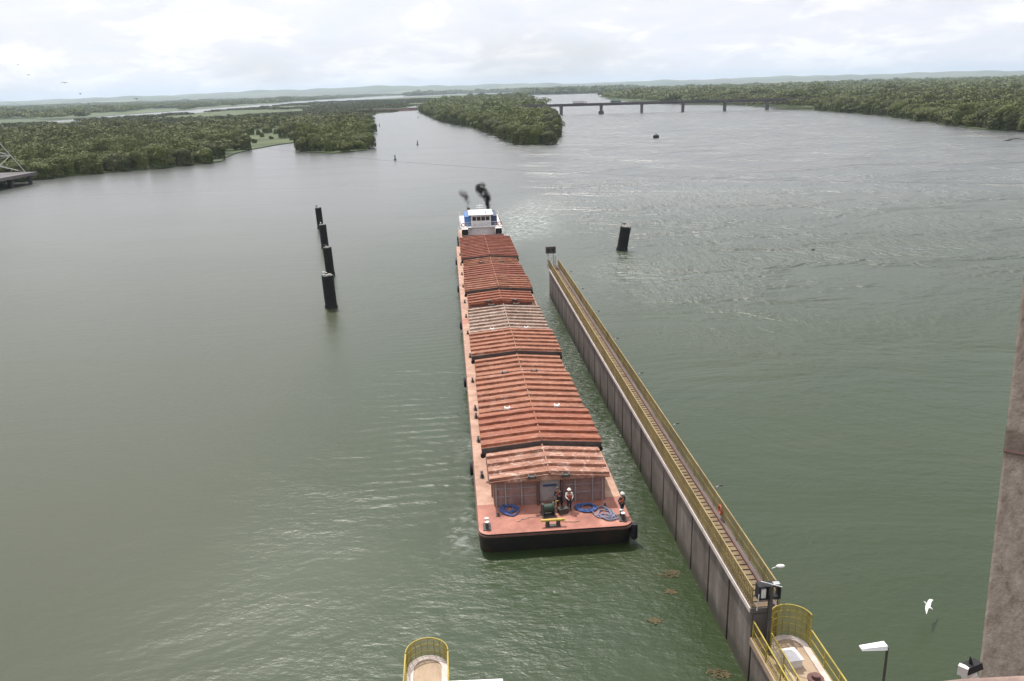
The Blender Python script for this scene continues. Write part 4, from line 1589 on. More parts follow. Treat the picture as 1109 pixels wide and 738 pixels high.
# near signal mast
t = empty('signal_mast', W(15.25, 34.9, 3.0), LR, 'tall post carrying a black framed signal box at the near end of the walkway', 'signal mast')
mb = MB().box(-0.07, 0.07, -0.07, 0.07, 0.0, 3.95)
mb.box(-0.25, 0.25, -0.25, 0.25, 0.0, 0.05)
mb.build('post', MT['dark_steel'], t)
mb = MB().box(-0.62, 0.55, 0.12, 0.6, 3.02, 3.07).box(-0.62, 0.55, 0.12, 0.6, 3.75, 3.80).box(-0.62, -0.54, 0.12, 0.6, 3.075, 3.745).box(0.47, 0.55, 0.12, 0.6, 3.075, 3.745).box(-0.53, 0.1, 0.50, 0.57, 3.075, 3.745)
bx = mb.build('signal_box', MT['black'], t)
mb = MB().box(-0.45, -0.2, 0.2, 0.45, 3.08, 3.6)
mb.build('screen', MT['offwhite'], bx)
mb = MB()
for x in (0.0,):
    mb.tube((x, 0.30, 3.4), (x, 0.498, 3.4), 0.2, n=14)
mb.build('lens', MT['glass'], bx)
mb = MB().tube((-0.45, 0.35, 3.98), (0.42, -0.25, 3.98), 0.03, n=8)
mb.box(0.12, 0.45, 0.05, 0.3, 3.9, 3.96)
mb.tube((-0.6, 0.1, 3.4), (-0.75, -0.1, 2.6), 0.03, n=8)
mb.build('lamp_arm', MT['galv'], t)


# lamp brackets along the outer rail
def small_lamp(s_, label, group, sz=0.8):
    t = empty('rail_lamp', W(14.88 + 1.62, s_, WT), LR, label, 'lamp', group)
    MB().path([(0, 0, -0.1), (0, 0, 1.22), (0.18 * sz, 0, 1.30)], 0.03).build('bracket', MT['galv'], t)
    mb = MB().blob((0.36 * sz, 0, 1.33), 0.20 * sz, 0.10 * sz, 0.08 * sz, 4, 0.04, 12, 7)
    mb.build('lamp_head', MT['offwhite' if sz > 1 else 'dark_steel'], t)


small_lamp(37.9, 'white lamp on a short bracket over the outer railing nearest the signal post', None, 1.25)
for s_ in (47.5, 58, 70, 81, 92, 103.5, 114):
    small_lamp(s_, 'small lamp on a bracket along the far part of the guide wall railing', 'bracket lamps on the outer railing')

# ------------------------------------------------------------ pier heads with rounded yellow guard rails


def pier(name, l0, l1, s_tip, s_back, zf, label, hoops, hh):
    cx = (l0 + l1) / 2
    hw = (l1 - l0) / 2
    t = empty(name, W(cx, s_tip - hw, 0), LR, label, 'pier')
    L_ = s_tip - hw - s_back
    arc = [(hw * math.cos(a), hw * math.sin(a)) for a in np.linspace(0, math.pi, 17)]
    pts = [(-hw, -L_), (hw, -L_)] + arc
    MB().prism(pts, -1.5, zf).build('pier_block', MT['concrete'], t)
    q = hw - 0.02
    arc2 = [(q * math.cos(a), q * math.sin(a)) for a in np.linspace(0, math.pi, 25)]
    q2 = hw - 0.34
    arc3 = [(q2 * math.cos(a), q2 * math.sin(a)) for a in np.linspace(math.pi, 0, 25)]
    # painted pale rim on the floor edge
    mb = MB()
    outer = [(q, -L_)] + arc2 + [(-q, -L_)]
    inner = [(q2, -L_)] + arc3[::-1] + [(-q2, -L_)]
    n = len(outer)
    V = [(x, y, zf + 0.004) for x, y in outer] + [(x, y, zf + 0.004) for x, y in inner] + [(x, y, zf + 0.10) for x, y in outer] + [(x, y, zf + 0.10) for x, y in inner]
    F = []
    for k in range(n - 1):
        F += [(2 * n + k, 2 * n + k + 1, 3 * n + k + 1, 3 * n + k), (k, k + 1, 2 * n + k + 1, 2 * n + k), (n + k + 1, n + k, 3 * n + k, 3 * n + k + 1)]
    F += [(0, 2 * n, 3 * n, n), (n - 1, 2 * n - 1, 4 * n - 1, 3 * n - 1)]
    mb.add(V, F)
    mb.build('rim', MT['pale_concrete'], t)
    MB().prism([(x * 0.84, y * 0.84 if y > 0 else y) for x, y in pts], zf + 0.001, zf + 0.02).build('floor', MT['walk'], t)
    # guard rail
    rb = MB()
    g = hw + 0.02
    arcg = [(g * math.cos(a), g * math.sin(a)) for a in np.linspace(0, math.pi, 21)]
    for h in hoops:
        rad = 0.035 if h == hoops[-1] else 0.018
        rb.path([(x, y, zf + h) for x, y in arcg], rad, 6)
    for k in range(0, 21, 2):
        x, y = arcg[k]
        rb.tube((x, y, zf), (x, y, zf + hoops[-1]), 0.022, n=6)
    for k in range(1, 80):
        a = math.pi * k / 80
        rb.box(g * math.cos(a) - 0.006, g * math.cos(a) + 0.006, g * math.sin(a) - 0.006, g * math.sin(a) + 0.006, zf + 0.1, zf + hoops[-1])
    rb.build('guard_hoops', MT['yellow_rail'], t)
    for k in (-1, 1):
        fence_rail('side_railing', k * g, -L_, -0.08, zf, hh, t, MT['yellow_rail'], 0.11, 1.6, 0.008)
    return t


pier('lock_pier', -3.35, -1.25, 36.55, 14.0, 3.0, 'round nosed concrete pier head with yellow guard rail at the bottom middle', (0.35, 0.75, 1.12), 1.10)
rp_ = pier('lock_pier', 15.42, 17.5, 36.0, 12.0, 3.0, 'round nosed pier with tall yellow hooped guard at the near end of the guide wall', (0.4, 0.8, 1.2, 1.6, 1.95), 1.10)
# lower wall between the guide wall and the pier
lw = empty('lock_wall', W(14.88, 12.0, 0), LR, 'lower stained concrete lock wall with a yellow rail below the signal post', 'wall')
for k in range(6):
    y0 = 0.2 + k * 4.0
    MB().box(0.0, 0.5, y0 + 0.09, y0 + 3.91, -1.5, 2.55).build('panel', MT['concrete'], lw, 0.03)
MB().box(0.1, 0.5, 0, 24.15, -1.5, 2.50).build('core', MT['bridge'], lw)
MB().box(-0.10, 0.52, 0, 24.15, 2.56, 2.95).build('coping', MT['walk'], lw)
fence_rail('railing', 0.0, 0.1, 24.0, 2.95, 1.10, lw, MT['yellow_rail'], 0.16, 1.8, 0.01)
fence_rail('railing', 0.45, 0.1, 21.0, 2.95, 0.7, lw, MT['yellow_rail'], 1.6, 1.6, 0.01)
o = MB().box(-0.35, 0.35, -0.45, 0.45, 0, 0.45).box(-0.40, 0.40, -0.5, 0.5, 0.452, 0.50).build('equipment_box', MT['offwhite'])
o.location = W(16.1, 33.9, 3.02)
o.rotation_euler = (0, 0, LR + 0.1)
tag(o, 'white lidded equipment box on the floor of the railed pier by the signal post', 'box')
o = MB().tube((0, 0, 0), (0, 0, 0.35), 0.32, n=18).tube((0, 0, 0.35), (0, 0, 0.42), 0.40, n=18).tube((0, 0, 0.42), (0, 0, 0.6), 0.2, n=18).build('mooring_bollard', MT['frame_dark'])
o.location = W(16.6, 32.2, 3.02)
tag(o, 'rusty round mooring bollard on the pier floor beyond the white box', 'bollard')
# ladder down the end of the walkway
t = empty('steel_ladder', W(14.88, 36.2, 0), LR, 'dark steel ladder descending from the end of the walkway to the lower wall', 'ladder')
mb = MB()
for x in (0.75, 1.25):
    mb.tube((x, -0.18, 3.0), (x, -0.10, 5.6), 0.035, n=6)
mb.build('side_rail', MT['dark_steel'], t)
mb = MB()
for k in range(7):
    mb.tube((0.75, -0.17, 3.2 + k * 0.28), (1.25, -0.17, 3.2 + k * 0.28), 0.022, n=6)
mb.build('rungs', MT['dark_steel'], t)


# street lamps over the lock
def lock_lamp(l_, s_, top, arm, label):
    t = empty('lamp_post', W(l_, s_, 3.0), LR, label, 'lamp post')
    mb = MB().tube((0, 0, 0), (0, 0, top - 3.0), 0.075, 0.05, 10)
    mb.tube((0, 0, top - 3.05), (-arm * 0.35, 0, top - 3.0), 0.04, n=8)
    mb.build('pole', MT['dark_steel'], t)
    V = [(-arm, -0.16, 0.05), (-arm, 0.16, 0.05), (-0.1, 0.20, 0.02), (-0.1, -0.20, 0.02), (-arm, -0.12, 0.12), (-arm, 0.12, 0.12), (-0.1, 0.16, 0.20), (-0.1, -0.16, 0.20)]
    V = [(x, y, z + top - 3.02) for x, y, z in V]
    MB().add(V, [(0, 1, 2, 3), (7, 6, 5, 4), (0, 4, 5, 1), (1, 5, 6, 2), (2, 6, 7, 3), (3, 7, 4, 0)]).build('lamp_head', MT['white'], t)


lock_lamp(16.95, 27.2, 9.0, 1.15, 'thin pole with a long flat white lamp head, left of the concrete column')
lock_lamp(-1.55, 27.0, 8.9, -2.7, 'white lamp head reaching in at the bottom edge, right of the round pier')

# ------------------------------------------------------------ mooring dolphins
def dolphin(x, y, r_, h, tilt, label, group, seed):
    t = empty('mooring_dolphin', (x, y, 0), 0, label, 'dolphin', group)
    t.rotation_euler = tilt
    r = random.Random(seed)
    n = 18
    V, F = [], []
    zs = [-2.0, 0.0, 0.25, 0.5, 1.6, h * 0.55, h - 0.25, h]
    for z in zs:
        for k in range(n):
            a = 2 * math.pi * k / n
            q = r_ * (1 + (0.05 + r.uniform(0, 0.08) if z in (0.0, 0.25) else 0) + r.uniform(-0.015, 0.015))
            V.append((q * math.cos(a), q * math.sin(a), z))
    for i in range(len(zs) - 1):
        for k in range(n):
            F.append((i * n + k, i * n + (k + 1) % n, (i + 1) * n + (k + 1) % n, (i + 1) * n + k))
    F.append(tuple((len(zs) - 1) * n + k for k in range(n)))
    MB().add(V, F, True).build('pile', MT['pile'], t)
    mb = MB().tube((0, 0, h + 0.003), (0, 0, h + 0.04), r_ * 0.80, n=n)
    for k in range(3):
        a = k * 2.1 + seed
        mb.blob((math.cos(a) * r_ * 0.5, math.sin(a) * r_ * 0.5, h + 0.1), r_ * 0.35, r_ * 0.3, 0.08, seed + k, 0.2)
    mb.build('pile_cap', MT['guano'], t)
    return t


labs = ['nearest of the four black mooring piles left of the barges', 'second nearest of the four black mooring piles left of the barges',
        'third nearest of the four black mooring piles left of the barges', 'farthest of the four black mooring piles left of the barges']
GD = 'black mooring piles in line left of the tow'
dpos = [(-27.5, 122.1), (-32.45, 145.8), (-38.95, 172.6), (-45.7, 199.6)]
for k, (x, y) in enumerate(dpos):
    dolphin(x, y, (0.9, 0.78, 0.78, 0.76)[k], 5.0, (0, R(-1.8), 0), labs[k], GD, k + 1)
dolphin(22.3, 160.7, 1.05, 4.7, (R(2), R(8.5), 0), 'leaning black mooring pile standing alone in the river beyond the guide wall', None, 9)


# ------------------------------------------------------------ birds
def bird(name, loc, rz, sc, label, group=None, flying=False, dark=False, roll=0.0):
    t = empty(name, loc, rz, label, 'bird', group)
    t.scale = (sc, sc, sc)
    t.rotation_euler = (roll, 0, rz)
    body = MB()
    rows = [(-0.30, 0.012, 0.02), (-0.22, 0.045, 0.03), (-0.08, 0.085, 0.0), (0.06, 0.085, 0.01), (0.16, 0.05, 0.045), (0.21, 0.045, 0.085), (0.26, 0.04, 0.095), (0.30, 0.014, 0.09), (0.345, 0.006, 0.082)]
    n = 10
    V = [(r_ * math.cos(2 * math.pi * k / n), y, z + r_ * math.sin(2 * math.pi * k / n)) for y, r_, z in rows for k in range(n)]
    F = [(i * n + k, (i + 1) * n + k, (i + 1) * n + (k + 1) % n, i * n + (k + 1) % n) for i in range(len(rows) - 1) for k in range(n)]
    F += [tuple(range(n)), tuple((len(rows) - 1) * n + k for k in range(n))[::-1]]
    body.add(V, F, True)
    if not flying:
        for k in (-1, 1):
            body.tube((k * 0.035, 0.0, -0.06), (k * 0.035, 0.01, -0.24), 0.012, n=6)
            body.tube((k * 0.035, 0.01, -0.235), (k * 0.035, 0.07, -0.235), 0.012, n=6)
    m1 = MT['bird_dark'] if dark else MT['bird_white']
    body.build('body', m1, t)
    wings = MB()
    for k in (-1, 1):
        if flying:
            prof = [(0.05, 0.13, -0.10, 0.03), (0.32, 0.17, -0.03, 0.14), (0.58, 0.10, -0.04, 0.12), (0.80, -0.06, -0.09, 0.05)]
            V = []
            for x, ya, yb, z in prof:
                V += [(k * x, ya, z), (k * x, yb, z), (k * x, ya, z + 0.015), (k * x, yb, z + 0.012)]
            F = []
            for i in range(3):
                a, b = i * 4, i * 4 + 4
                F += [(a, b, b + 1, a + 1), (a + 2, a + 3, b + 3, b + 2), (a, a + 2, b + 2, b), (a + 1, b + 1, b + 3, a + 3)]
            F += [(0, 1, 3, 2), (12, 14, 15, 13)]
            wings.add(V, F)
        else:
            wings.blob((k * 0.075, -0.07, 0.02), 0.025, 0.20, 0.06, 2, 0.03, 8, 6)
    wings.build('wing', MT['bird_dark'] if dark or not flying else MT['bird_white'], t)
    return t


for k, (x, y) in enumerate(dpos):
    top = 5.0 + 0.1 + 0.24 * 1.4
    bird('seabird', (x - 0.45, y - 0.2, top), 1.2 + k, 1.4, 'dark and white bird perched on a black mooring pile, ' + ['the nearest of four', 'the second of four', 'the third of four', 'the farthest of four'][k], 'birds on the mooring piles', False, k % 2 == 1)
bird('seabird', (22.75, 160.75, 4.72 + 0.1 + 0.36), 1.4, 1.5, 'dark bird perched on the leaning black pile, beside a paler one', None, False, True)
bird('seabird', (23.25, 160.4, 4.60 + 0.1 + 0.36), -1.0, 1.4, 'white bird perched on the leaning black pile, beside a darker one', None)
q = G(1005, 657, 0.95)
bird('seabird', q, 0.9, 1.05, 'white gull flying low over the water left of the concrete column', None, True, False, R(28))
for k, (px_, py_, d, lab) in enumerate(((70, 90, 150, 'small dark bird in the sky, third from the left of five'), (87, 102, 160, 'small dark bird in the sky, fourth from the left of five'), (147.5, 107.5, 140, 'small dark bird in the sky, rightmost of five'),
                                        (31, 81.5, 230, 'small dark bird in the sky, second from the left of five'), (19.5, 70.5, 260, 'small dark bird in the sky, leftmost of five'))):
    dr = fw + rt * (px_ - CX) / FPX - up * (py_ - CY) / FPX
    dr = dr / np.linalg.norm(dr)
    p_ = Vector((0, 0, HC)) + Vector(dr) * d
    bird('flying_bird', p_, k * 1.3 + 0.4, 0.62, lab, 'birds flying over the left bank', True, True, R(20))

# ------------------------------------------------------------ the road bridge
br = empty('road_bridge', (292, 950.0, 0), math.atan2(987 - 950, 65 - 292), 'long low concrete road bridge on piers crossing the river in the distance', 'bridge')
BL = math.hypot(227, 37)
x_a, x_b = -45.0, BL + 96
mb = MB().box(x_a, x_b, -4.6, 4.6, 10.75, 11.15)
mb.build('deck', MT['bridge'], br)
mb = MB()
for y in (-3.6, 0, 3.6):
    mb.box(x_a, x_b, y - 0.35, y + 0.35, 9.1, 10.745)
mb.build('girder', MT['bridge'], br)
mb = MB()
for y in (-4.5, 4.5):
    mb.box(x_a, x_b, y - 0.09, y + 0.09, 11.152, 12.0)
mb.build('parapet', MT['bridge'], br)
for k in range(8):
    x = k * BL / 5
    mb = MB()
    mb.box(x - 1.6, x + 1.6, -3.6, 3.6, -2, 8.1)
    mb.box(x - 1.9, x + 1.9, -4.2, 4.2, 8.102, 9.09)
    p_ = mb.build('pier', MT['bridge'], br, 0.15)
    if k == 4:
        MB().box(x - 2.9, x + 2.9, -5.4, 5.4, -1.5, 3.2).build('pier_fender', MT['dark_steel'], p_, 0.4)
# low causeway between the left bank and the island
c0, c1 = G(392, 122.6, 0), G(470, 118.6, 0)
dv = (c1 - c0)
cwl = dv.length
cb_ = empty('causeway', c0, math.atan2(dv.y, dv.x), 'low dark causeway bank closing the channel between the left bank and the island', 'causeway')
n_ = 24
V, F = [], []
rq = random.Random(5)
for k in range(n_ + 1):
    x = cwl * k / n_
    for y, z in ((-6 + rq.uniform(-.6, .6), -1), (-2.6, 3.6 + rq.uniform(-.2, .2)), (2.6, 3.6), (6, -1)):
        V.append((x, y, z))
for k in range(n_):
    for q in range(3):
        F.append((k * 4 + q, (k + 1) * 4 + q, (k + 1) * 4 + q + 1, k * 4 + q + 1))
MB().add(V, F).build('rock_bank', MT['frame_dark'], cb_)
MB().box(0, cwl, -2.5, -2.35, 3.7, 4.5).build('guard_rail', MT['bridge'], cb_)


def on_bridge(px_, lane):
    """point on the bridge road seen at photo column px_"""
    d = fw + rt * (px_ - CX) / FPX - up * (110 - CY) / FPX
    ux, uy = d[0] / d[1], 1
    # line through (292,950) direction (-227,37)
    # (292-227k, 950+37k) = t(ux,1)
    k = (ux * 950 - 292) / (-227 - 37 * ux)
    n_ = Vector((37, 227, 0)).normalized() * lane
    return Vector((292 - 227 * k, 950 + 37 * k, 11.155)) + n_


def wheels(parent, xs_, w, r_):
    for x in xs_:
        for k in (-1, 1):
            mb = MB().tube((x, k * w - 0.14, r_), (x, k * w + 0.14, r_), r_, n=14)
            wl = mb.build('wheel', MT['black'], parent)
            MB().tube((x, k * (w + 0.145) - 0.01, r_), (x, k * (w + 0.145) + 0.01, r_), r_ * 0.5, n=10).build('rim', MT['galv'], wl)


tk = empty('lorry', on_bridge(627, -1.8), br.rotation_euler[2], 'long white lorry crossing the road bridge at its left part', 'lorry')
MB().box(-6.5, 7.0, -1.25, 1.25, 1.25, 4.1).build('cargo_body', MT['offwhite'], tk, 0.05)
MB().box(-9.2, 7.0, -0.5, 0.5, 0.8, 1.24).build('chassis', MT['dark_steel'], tk)
cbm = MB()
cbm.add([(-9.4, -1.2, 1.0), (-7.0, -1.2, 1.0), (-7.0, 1.2, 1.0), (-9.4, 1.2, 1.0), (-9.1, -1.15, 3.6), (-7.0, -1.15, 3.6), (-7.0, 1.15, 3.6), (-9.1, 1.15, 3.6), (-9.45, -1.2, 2.1), (-9.45, 1.2, 2.1)],
        [(3, 2, 1, 0), (4, 5, 6, 7), (0, 1, 5, 4, 8), (2, 3, 9, 7, 6), (1, 2, 6, 5), (0, 8, 9, 3), (8, 4, 7, 9)])
cb2 = cbm.build('cab', MT['white'], tk)
MB().add([(-9.44, -1.05, 2.3), (-9.44, 1.05, 2.3), (-9.2, 1.0, 3.3), (-9.2, -1.0, 3.3), (-9.5, -1.05, 2.3), (-9.5, 1.05, 2.3), (-9.26, 1.0, 3.3), (-9.26, -1.0, 3.3)], [(0, 3, 2, 1), (4, 5, 6, 7), (0, 1, 5, 4), (2, 3, 7, 6), (1, 2, 6, 5), (3, 0, 4, 7)]).build('windscreen', MT['glass'], cb2)
wheels(tk, (-8.4, -5.2, -4.0, 4.0, 5.2, 6.4), 1.1, 0.52)
bs = empty('coach', on_bridge(667, 1.8), br.rotation_euler[2], 'pale green coach on the bridge right of the white lorry', 'bus')
MB().box(-6.2, 6.2, -1.25, 1.25, 0.55, 3.4).build('body', plain('pale_green_paint', (0.22, 0.28, 0.26), 0.5), bs, 0.15)
for k in (-1, 1):
    mb = MB()
    for q in range(7):
        ya, yb = sorted((k * 1.253, k * 1.28))
        mb.box(-5.4 + q * 1.55, -4.1 + q * 1.55, ya, yb, 1.9, 2.9)
    mb.build('window', MT['glass'], bs)
MB().box(6.203, 6.24, -1.05, 1.05, 1.6, 3.0).build('windscreen', MT['glass'], bs)
wheels(bs, (-4.2, 4.0), 1.15, 0.5)


# ------------------------------------------------------------ buoys
def spar_buoy(px_, py_, h, r_, mat, label):
    t = empty('channel_buoy', G(px_, py_, 0), 0, label, 'buoy')
    mb = MB().tube((0, 0, -0.6), (0, 0, 0.35), r_, n=16)
    mb.tube((0, 0, 0.35), (0, 0, h * 0.75), r_ * 0.45, r_ * 0.3, 12)
    mb.build('float', MT[mat], t)
    mb = MB().tube((0, 0, h * 0.75), (0, 0, h), r_ * 0.55, 0.02, 8)
    mb.build('topmark', MT['dark_steel'], t)


spar_buoy(428, 173.5, 2.6, 0.75, 'dark_steel', 'small dark channel buoy nearest the camera in the channel right of the headland')
spar_buoy(452.2, 157, 2.8, 0.7, 'lime', 'small green channel buoy between the headland and the river island')
spar_buoy(411, 137, 3.0, 0.7, 'dark_steel', 'tiny channel buoy just off the tip of the left headland')
spar_buoy(453, 128, 3.0, 0.7, 'dark_steel', 'tiny channel buoy before the low causeway bridge')
q = G(710.5, 149.5, 0)
t = empty('mooring_buoy', q, 0, 'round black mooring buoy floating alone in front of the bridge', 'buoy')
mb = MB().blob((0, 0, 0.8), 1.9, 1.9, 1.25, 3, 0.03, 18, 10)
mb.build('float', MT['black'], t)
MB().tube((0, 0, 2.0), (0, 0, 2.3), 0.22, n=12).torus((0, 0, 2.45), 0.25, 0.06, 'y', 12, 6).build('ring', MT['dark_steel'], t)
q = G(880.5, 271, 0)
o = MB().blob((0, 0, 0.1), 0.55, 0.4, 0.32, 5, 0.1).tube((0.3, 0, 0.2), (0.6, 0, 0.62), 0.08, 0.05, 8).blob((0.66, 0, 0.66), 0.13, 0.09, 0.09, 6, 0.05).build('swimming_bird', MT['bird_dark'])
o.location = q
o.scale = (0.6, 0.6, 0.6)
tag(o, 'small dark bird swimming alone in the open river on the right', 'bird')
# driftwood snag at the far right edge
q = G(1100, 152.5, 0)
mb = MB().tube((-6, 0, -0.2), (0, 1, 0.9), 0.35, 0.25, 8).tube((0, 1, 0.9), (5, 0, 0.3), 0.25, 0.1, 8).tube((-2, 0.4, 0.5), (-3, 1, 1.9), 0.14, 0.05, 6).tube((1, 1, 0.8), (2.2, 0, 1.8), 0.12, 0.04, 6)
o = mb.build('driftwood', MT['dark_steel'])
o.location = q
tag(o, 'dark driftwood snag lying in the water at the far right edge', 'driftwood')

# ------------------------------------------------------------ transmission tower on its river platform
q0 = G(-27, 204, 0)
pf = empty('river_platform', q0, 0, 'concrete platform on piles in the water under the transmission tower, far left', 'platform')
MB().box(-17, 17.0, -15, 15, 3.2, 4.4).build('slab', MT['bridge'], pf)
mb = MB()
for x in (-12, -3, 6, 14.5):
    for y in (-13, 0, 13):
        MB().tube((x, y, -2), (x, y, 3.19), 0.75, n=12).build('pile', MT['dark_steel'], pf)
tw = empty('transmission_tower', q0 + Vector((-0.5, 0, 4.4)), 0.0, 'steel lattice transmission tower on a river platform at the left edge', 'pylon')
mb = MB()
HB, HT, TH = 13.5, 1.0, 40.0


def leg(k, j, z):
    q_ = HB + (HT - HB) * min(1, z / 30.0)
    return (k * q_, j * q_, z)


for k in (-1, 1):
    for j in (-1, 1):
        mb = MB().tube(leg(k, j, 0), leg(k, j, 30), 0.16, n=6).tube(leg(k, j, 30), leg(k, j, TH), 0.12, n=6)
        mb.build('tower_leg', MT['galv'], tw)
mb = MB()
zs = [0, 7, 13, 18, 22, 25.5, 28, 30, 33, 36, 40]
for za, zb in zip(zs[:-1], zs[1:]):
    for (k, j, k2, j2) in ((-1, -1, 1, -1), (1, -1, 1, 1), (1, 1, -1, 1), (-1, 1, -1, -1)):
        mb.tube(leg(k, j, za), leg(k2, j2, zb), 0.07, n=5, caps=False)
        mb.tube(leg(k2, j2, za), leg(k, j, zb), 0.07, n=5, caps=False)
        mb.tube(leg(k, j, zb), leg(k2, j2, zb), 0.07, n=5, caps=False)
mb.build('lattice', MT['galv'], tw)
mb = MB()
for z in (31, 35.5, 39):
    for k in (-1, 1):
        mb.tube((k * 1, 0, z), (k * 7, 0, z + 0.4), 0.09, n=5).tube((k * 1, 0, z + 1.4), (k * 7, 0, z + 0.4), 0.07, n=5)
mb.build('cross_arm', MT['galv'], tw)


def cable(p0, p1, sag, r_, label, group):
    pts = []
    p0, p1 = Vector(p0), Vector(p1)
    for k in range(41):
        u_ = k / 40
        q_ = p0.lerp(p1, u_)
        q_.z -= sag * 4 * u_ * (1 - u_)
        pts.append(q_)
    o_ = MB().path(pts, r_, 5).build('power_line', MT['wire'])
    tag(o_, label, 'cable', group)


GC = 'overhead lines from the transmission tower'
tx = q0 + Vector((-1.5, 0, 4.6))
cable(tx + Vector((7, 0, 31.4)), (185, 45, 25), 15.6, 0.022, 'thin overhead line sagging across the whole river from the tower at left', None)
GC2 = 'overhead lines before the right bank wood'
for (xa, ya, xb, yb, zz_, lab) in ((700, 110.2, 1180, 83.5, 16, 'highest thin line crossing in front of the right bank wood'), (780, 109.5, 1180, 92.5, 15, 'middle thin line crossing in front of the right bank wood'), (800, 112, 1180, 103, 13, 'lowest thin line crossing in front of the right bank wood')):
    a_, b_ = G(xa, ya, zz_), G(xb, yb, zz_)
    if b_.y > 2500 or b_.y < 0:
        d_ = fw + rt * (xb - CX) / FPX - up * (yb - CY) / FPX
        b_ = Vector((0, 0, HC)) + Vector(d_ / d_[1]) * 900
    cable(a_, b_, 0.5, 0.11, lab, GC2)

# ------------------------------------------------------------ concrete column and parapet beside the camera
P0 = np.array([0, 0, HC])


def ray_at(px_, py_, depth):
    d = fw + rt * (px_ - CX) / FPX - up * (py_ - CY) / FPX
    return Vector(P0 + d * depth)


cl_b, cl_t = ray_at(1058.5, 742, 9.0), ray_at(1112.5, 262, 9.9)
ax_ = (cl_t - cl_b).normalized()
cb0 = cl_b - ax_ * 29.0
ct0 = cl_t + ax_ * 7.0
t = empty('concrete_column', cb0, 0, 'weathered leaning concrete column rising at the right edge of the picture', 'column')
sidex = Vector((math.cos(R(-33)), math.sin(R(-33)), 0))
sidey = Vector((-sidex.y, sidex.x, 0))
mb = MB()
ring = [Vector((0, 0, 0)), sidex * 1.5, sidex * 1.5 + sidey * 1.2, sidey * 1.2]
# short chamfer on the corners
ch_ = 0.025
ringc = []
for k in range(4):
    a_, b_, c_ = ring[k - 1], ring[k], ring[(k + 1) % 4]
    ringc += [b_ + (a_ - b_).normalized() * ch_, b_ + (c_ - b_).normalized() * ch_]
Hc_ = ct0 - cb0
kz = (ray_at(1085, 486, 9.4) - cb0).dot(ax_) / Hc_.length
segs = [0.0, kz - 0.004, kz + 0.004, 1.0]
V, F = [], []
for sgi, s_ in enumerate(segs):
    for q_ in ringc:
        V.append(Hc_ * s_ + q_)
n_ = 8
for i in range(len(segs) - 1):
    for k in range(n_):
        F.append((i * n_ + k, i * n_ + (k + 1) % n_, (i + 1) * n_ + (k + 1) % n_, (i + 1) * n_ + k))
F += [tuple(range(n_))[::-1], tuple(3 * n_ + k for k in range(n_))]
mb.add(V, F)
m, tt, bb = mat_new('column_concrete')
v = objvec(tt, (10.0, 10.0, 0.22))
a = noise(tt, 1.1, 8, 0.62, v, 0.15)
cc = ramp(tt, a, [(0.30, (0.095, 0.072, 0.055)), (0.42, (0.155, 0.122, 0.098)), (0.60, (0.20, 0.165, 0.136)), (0.80, (0.26, 0.22, 0.185))])
v2 = objvec(tt, (1, 1, 1))
g = noise(tt, 18, 8, 0.7, v2)
gm = tt.nodes.new('ShaderNodeMapRange')
tt.links.new(g, gm.inputs[0])
gm.inputs[3].default_value = 0.70
gm.inputs[4].default_value = 1.30
out = mixc(tt, 1.0, cc, gm.outputs[0], 'MULTIPLY')
# dark damp band and rough spots at the construction joint
sz = tt.nodes.new('ShaderNodeSeparateXYZ')
tt.links.new(v2, sz.inputs[0])
zc_ = (Hc_ * kz).z
hh_ = M('ADD', sz.outputs[2], M('MULTIPLY', noise(tt, 3.5, 5, 0.7, v2), 0.5, tree=tt), tree=tt)
bnd = tt.nodes.new('ShaderNodeMapRange')
bnd.interpolation_type = 'SMOOTHSTEP'
tt.links.new(M('ABSOLUTE', M('SUBTRACT', hh_, zc_ + 0.30, tree=tt), tree=tt), bnd.inputs[0])
bnd.inputs[1].default_value = 0.08
bnd.inputs[2].default_value = 0.22
bnd.inputs[3].default_value = 0.75
bnd.inputs[4].default_value = 0.0
out = mixc(tt, bnd.outputs[0], out, (0.075, 0.05, 0.04))
tt.links.new(out, bb.inputs['Base Color'])
bb.inputs['Roughness'].default_value = 0.92
bump(tt, M('ADD', g, M('MULTIPLY', a, 1.5, tree=tt), tree=tt), bb, 0.6, 0.02)
mb.build('shaft', m, t)
# collar where the two pours meet
cz = Hc_ * kz
mb = MB()
V = [cz + q_ * 1.0 + (q_ - (sidex * .75 + sidey * .6)).normalized() * 0.012 - ax_ * 0.012 for q_ in ringc] + [cz + q_ + (q_ - (sidex * .75 + sidey * .6)).normalized() * 0.012 + ax_ * 0.012 for q_ in ringc]
mb.add(V, [(k, (k + 1) % 8, 8 + (k + 1) % 8, 8 + k) for k in range(8)])
mb.build('joint_lip', MT['frame_dark'], t)

pp = empty('parapet', (0, 0, 0), 0, 'pinkish concrete parapet edge of the viewing deck, bottom right', 'parapet')
pa, pb_, pc_ = ray_at(962, 741.5, 2.6), ray_at(1040, 732.5, 2.75), ray_at(1150, 727, 2.95)
pa2 = pa + (pa - pb_) * 1.5
pc2 = pc_ + (pc_ - pb_) * 1.5
mb = MB()
line = [pa2, pa, pb_, pc_, pc2]
V = []
for q_ in line:
    V += [q_, q_ + Vector((0.02, -0.42, 0.0)), q_ + Vector((0.02, -0.42, -1.1)), q_ + Vector((0, 0.0, -1.1))]
F = []
for i in range(len(line) - 1):
    for k in range(4):
        F.append((i * 4 + k, i * 4 + (k + 1) % 4, (i + 1) * 4 + (k + 1) % 4, (i + 1) * 4 + k))
F += [(0, 1, 2, 3), (19, 18, 17, 16)]
mb.add(V, F)
mb.build('coping', weathered('parapet_paint', (0.20, 0.13, 0.11), (0.30, 0.21, 0.175), (0.38, 0.29, 0.25), 3.0, 0.9, 0, (1, 1, 1), 0.5, 30), pp, 0.02)
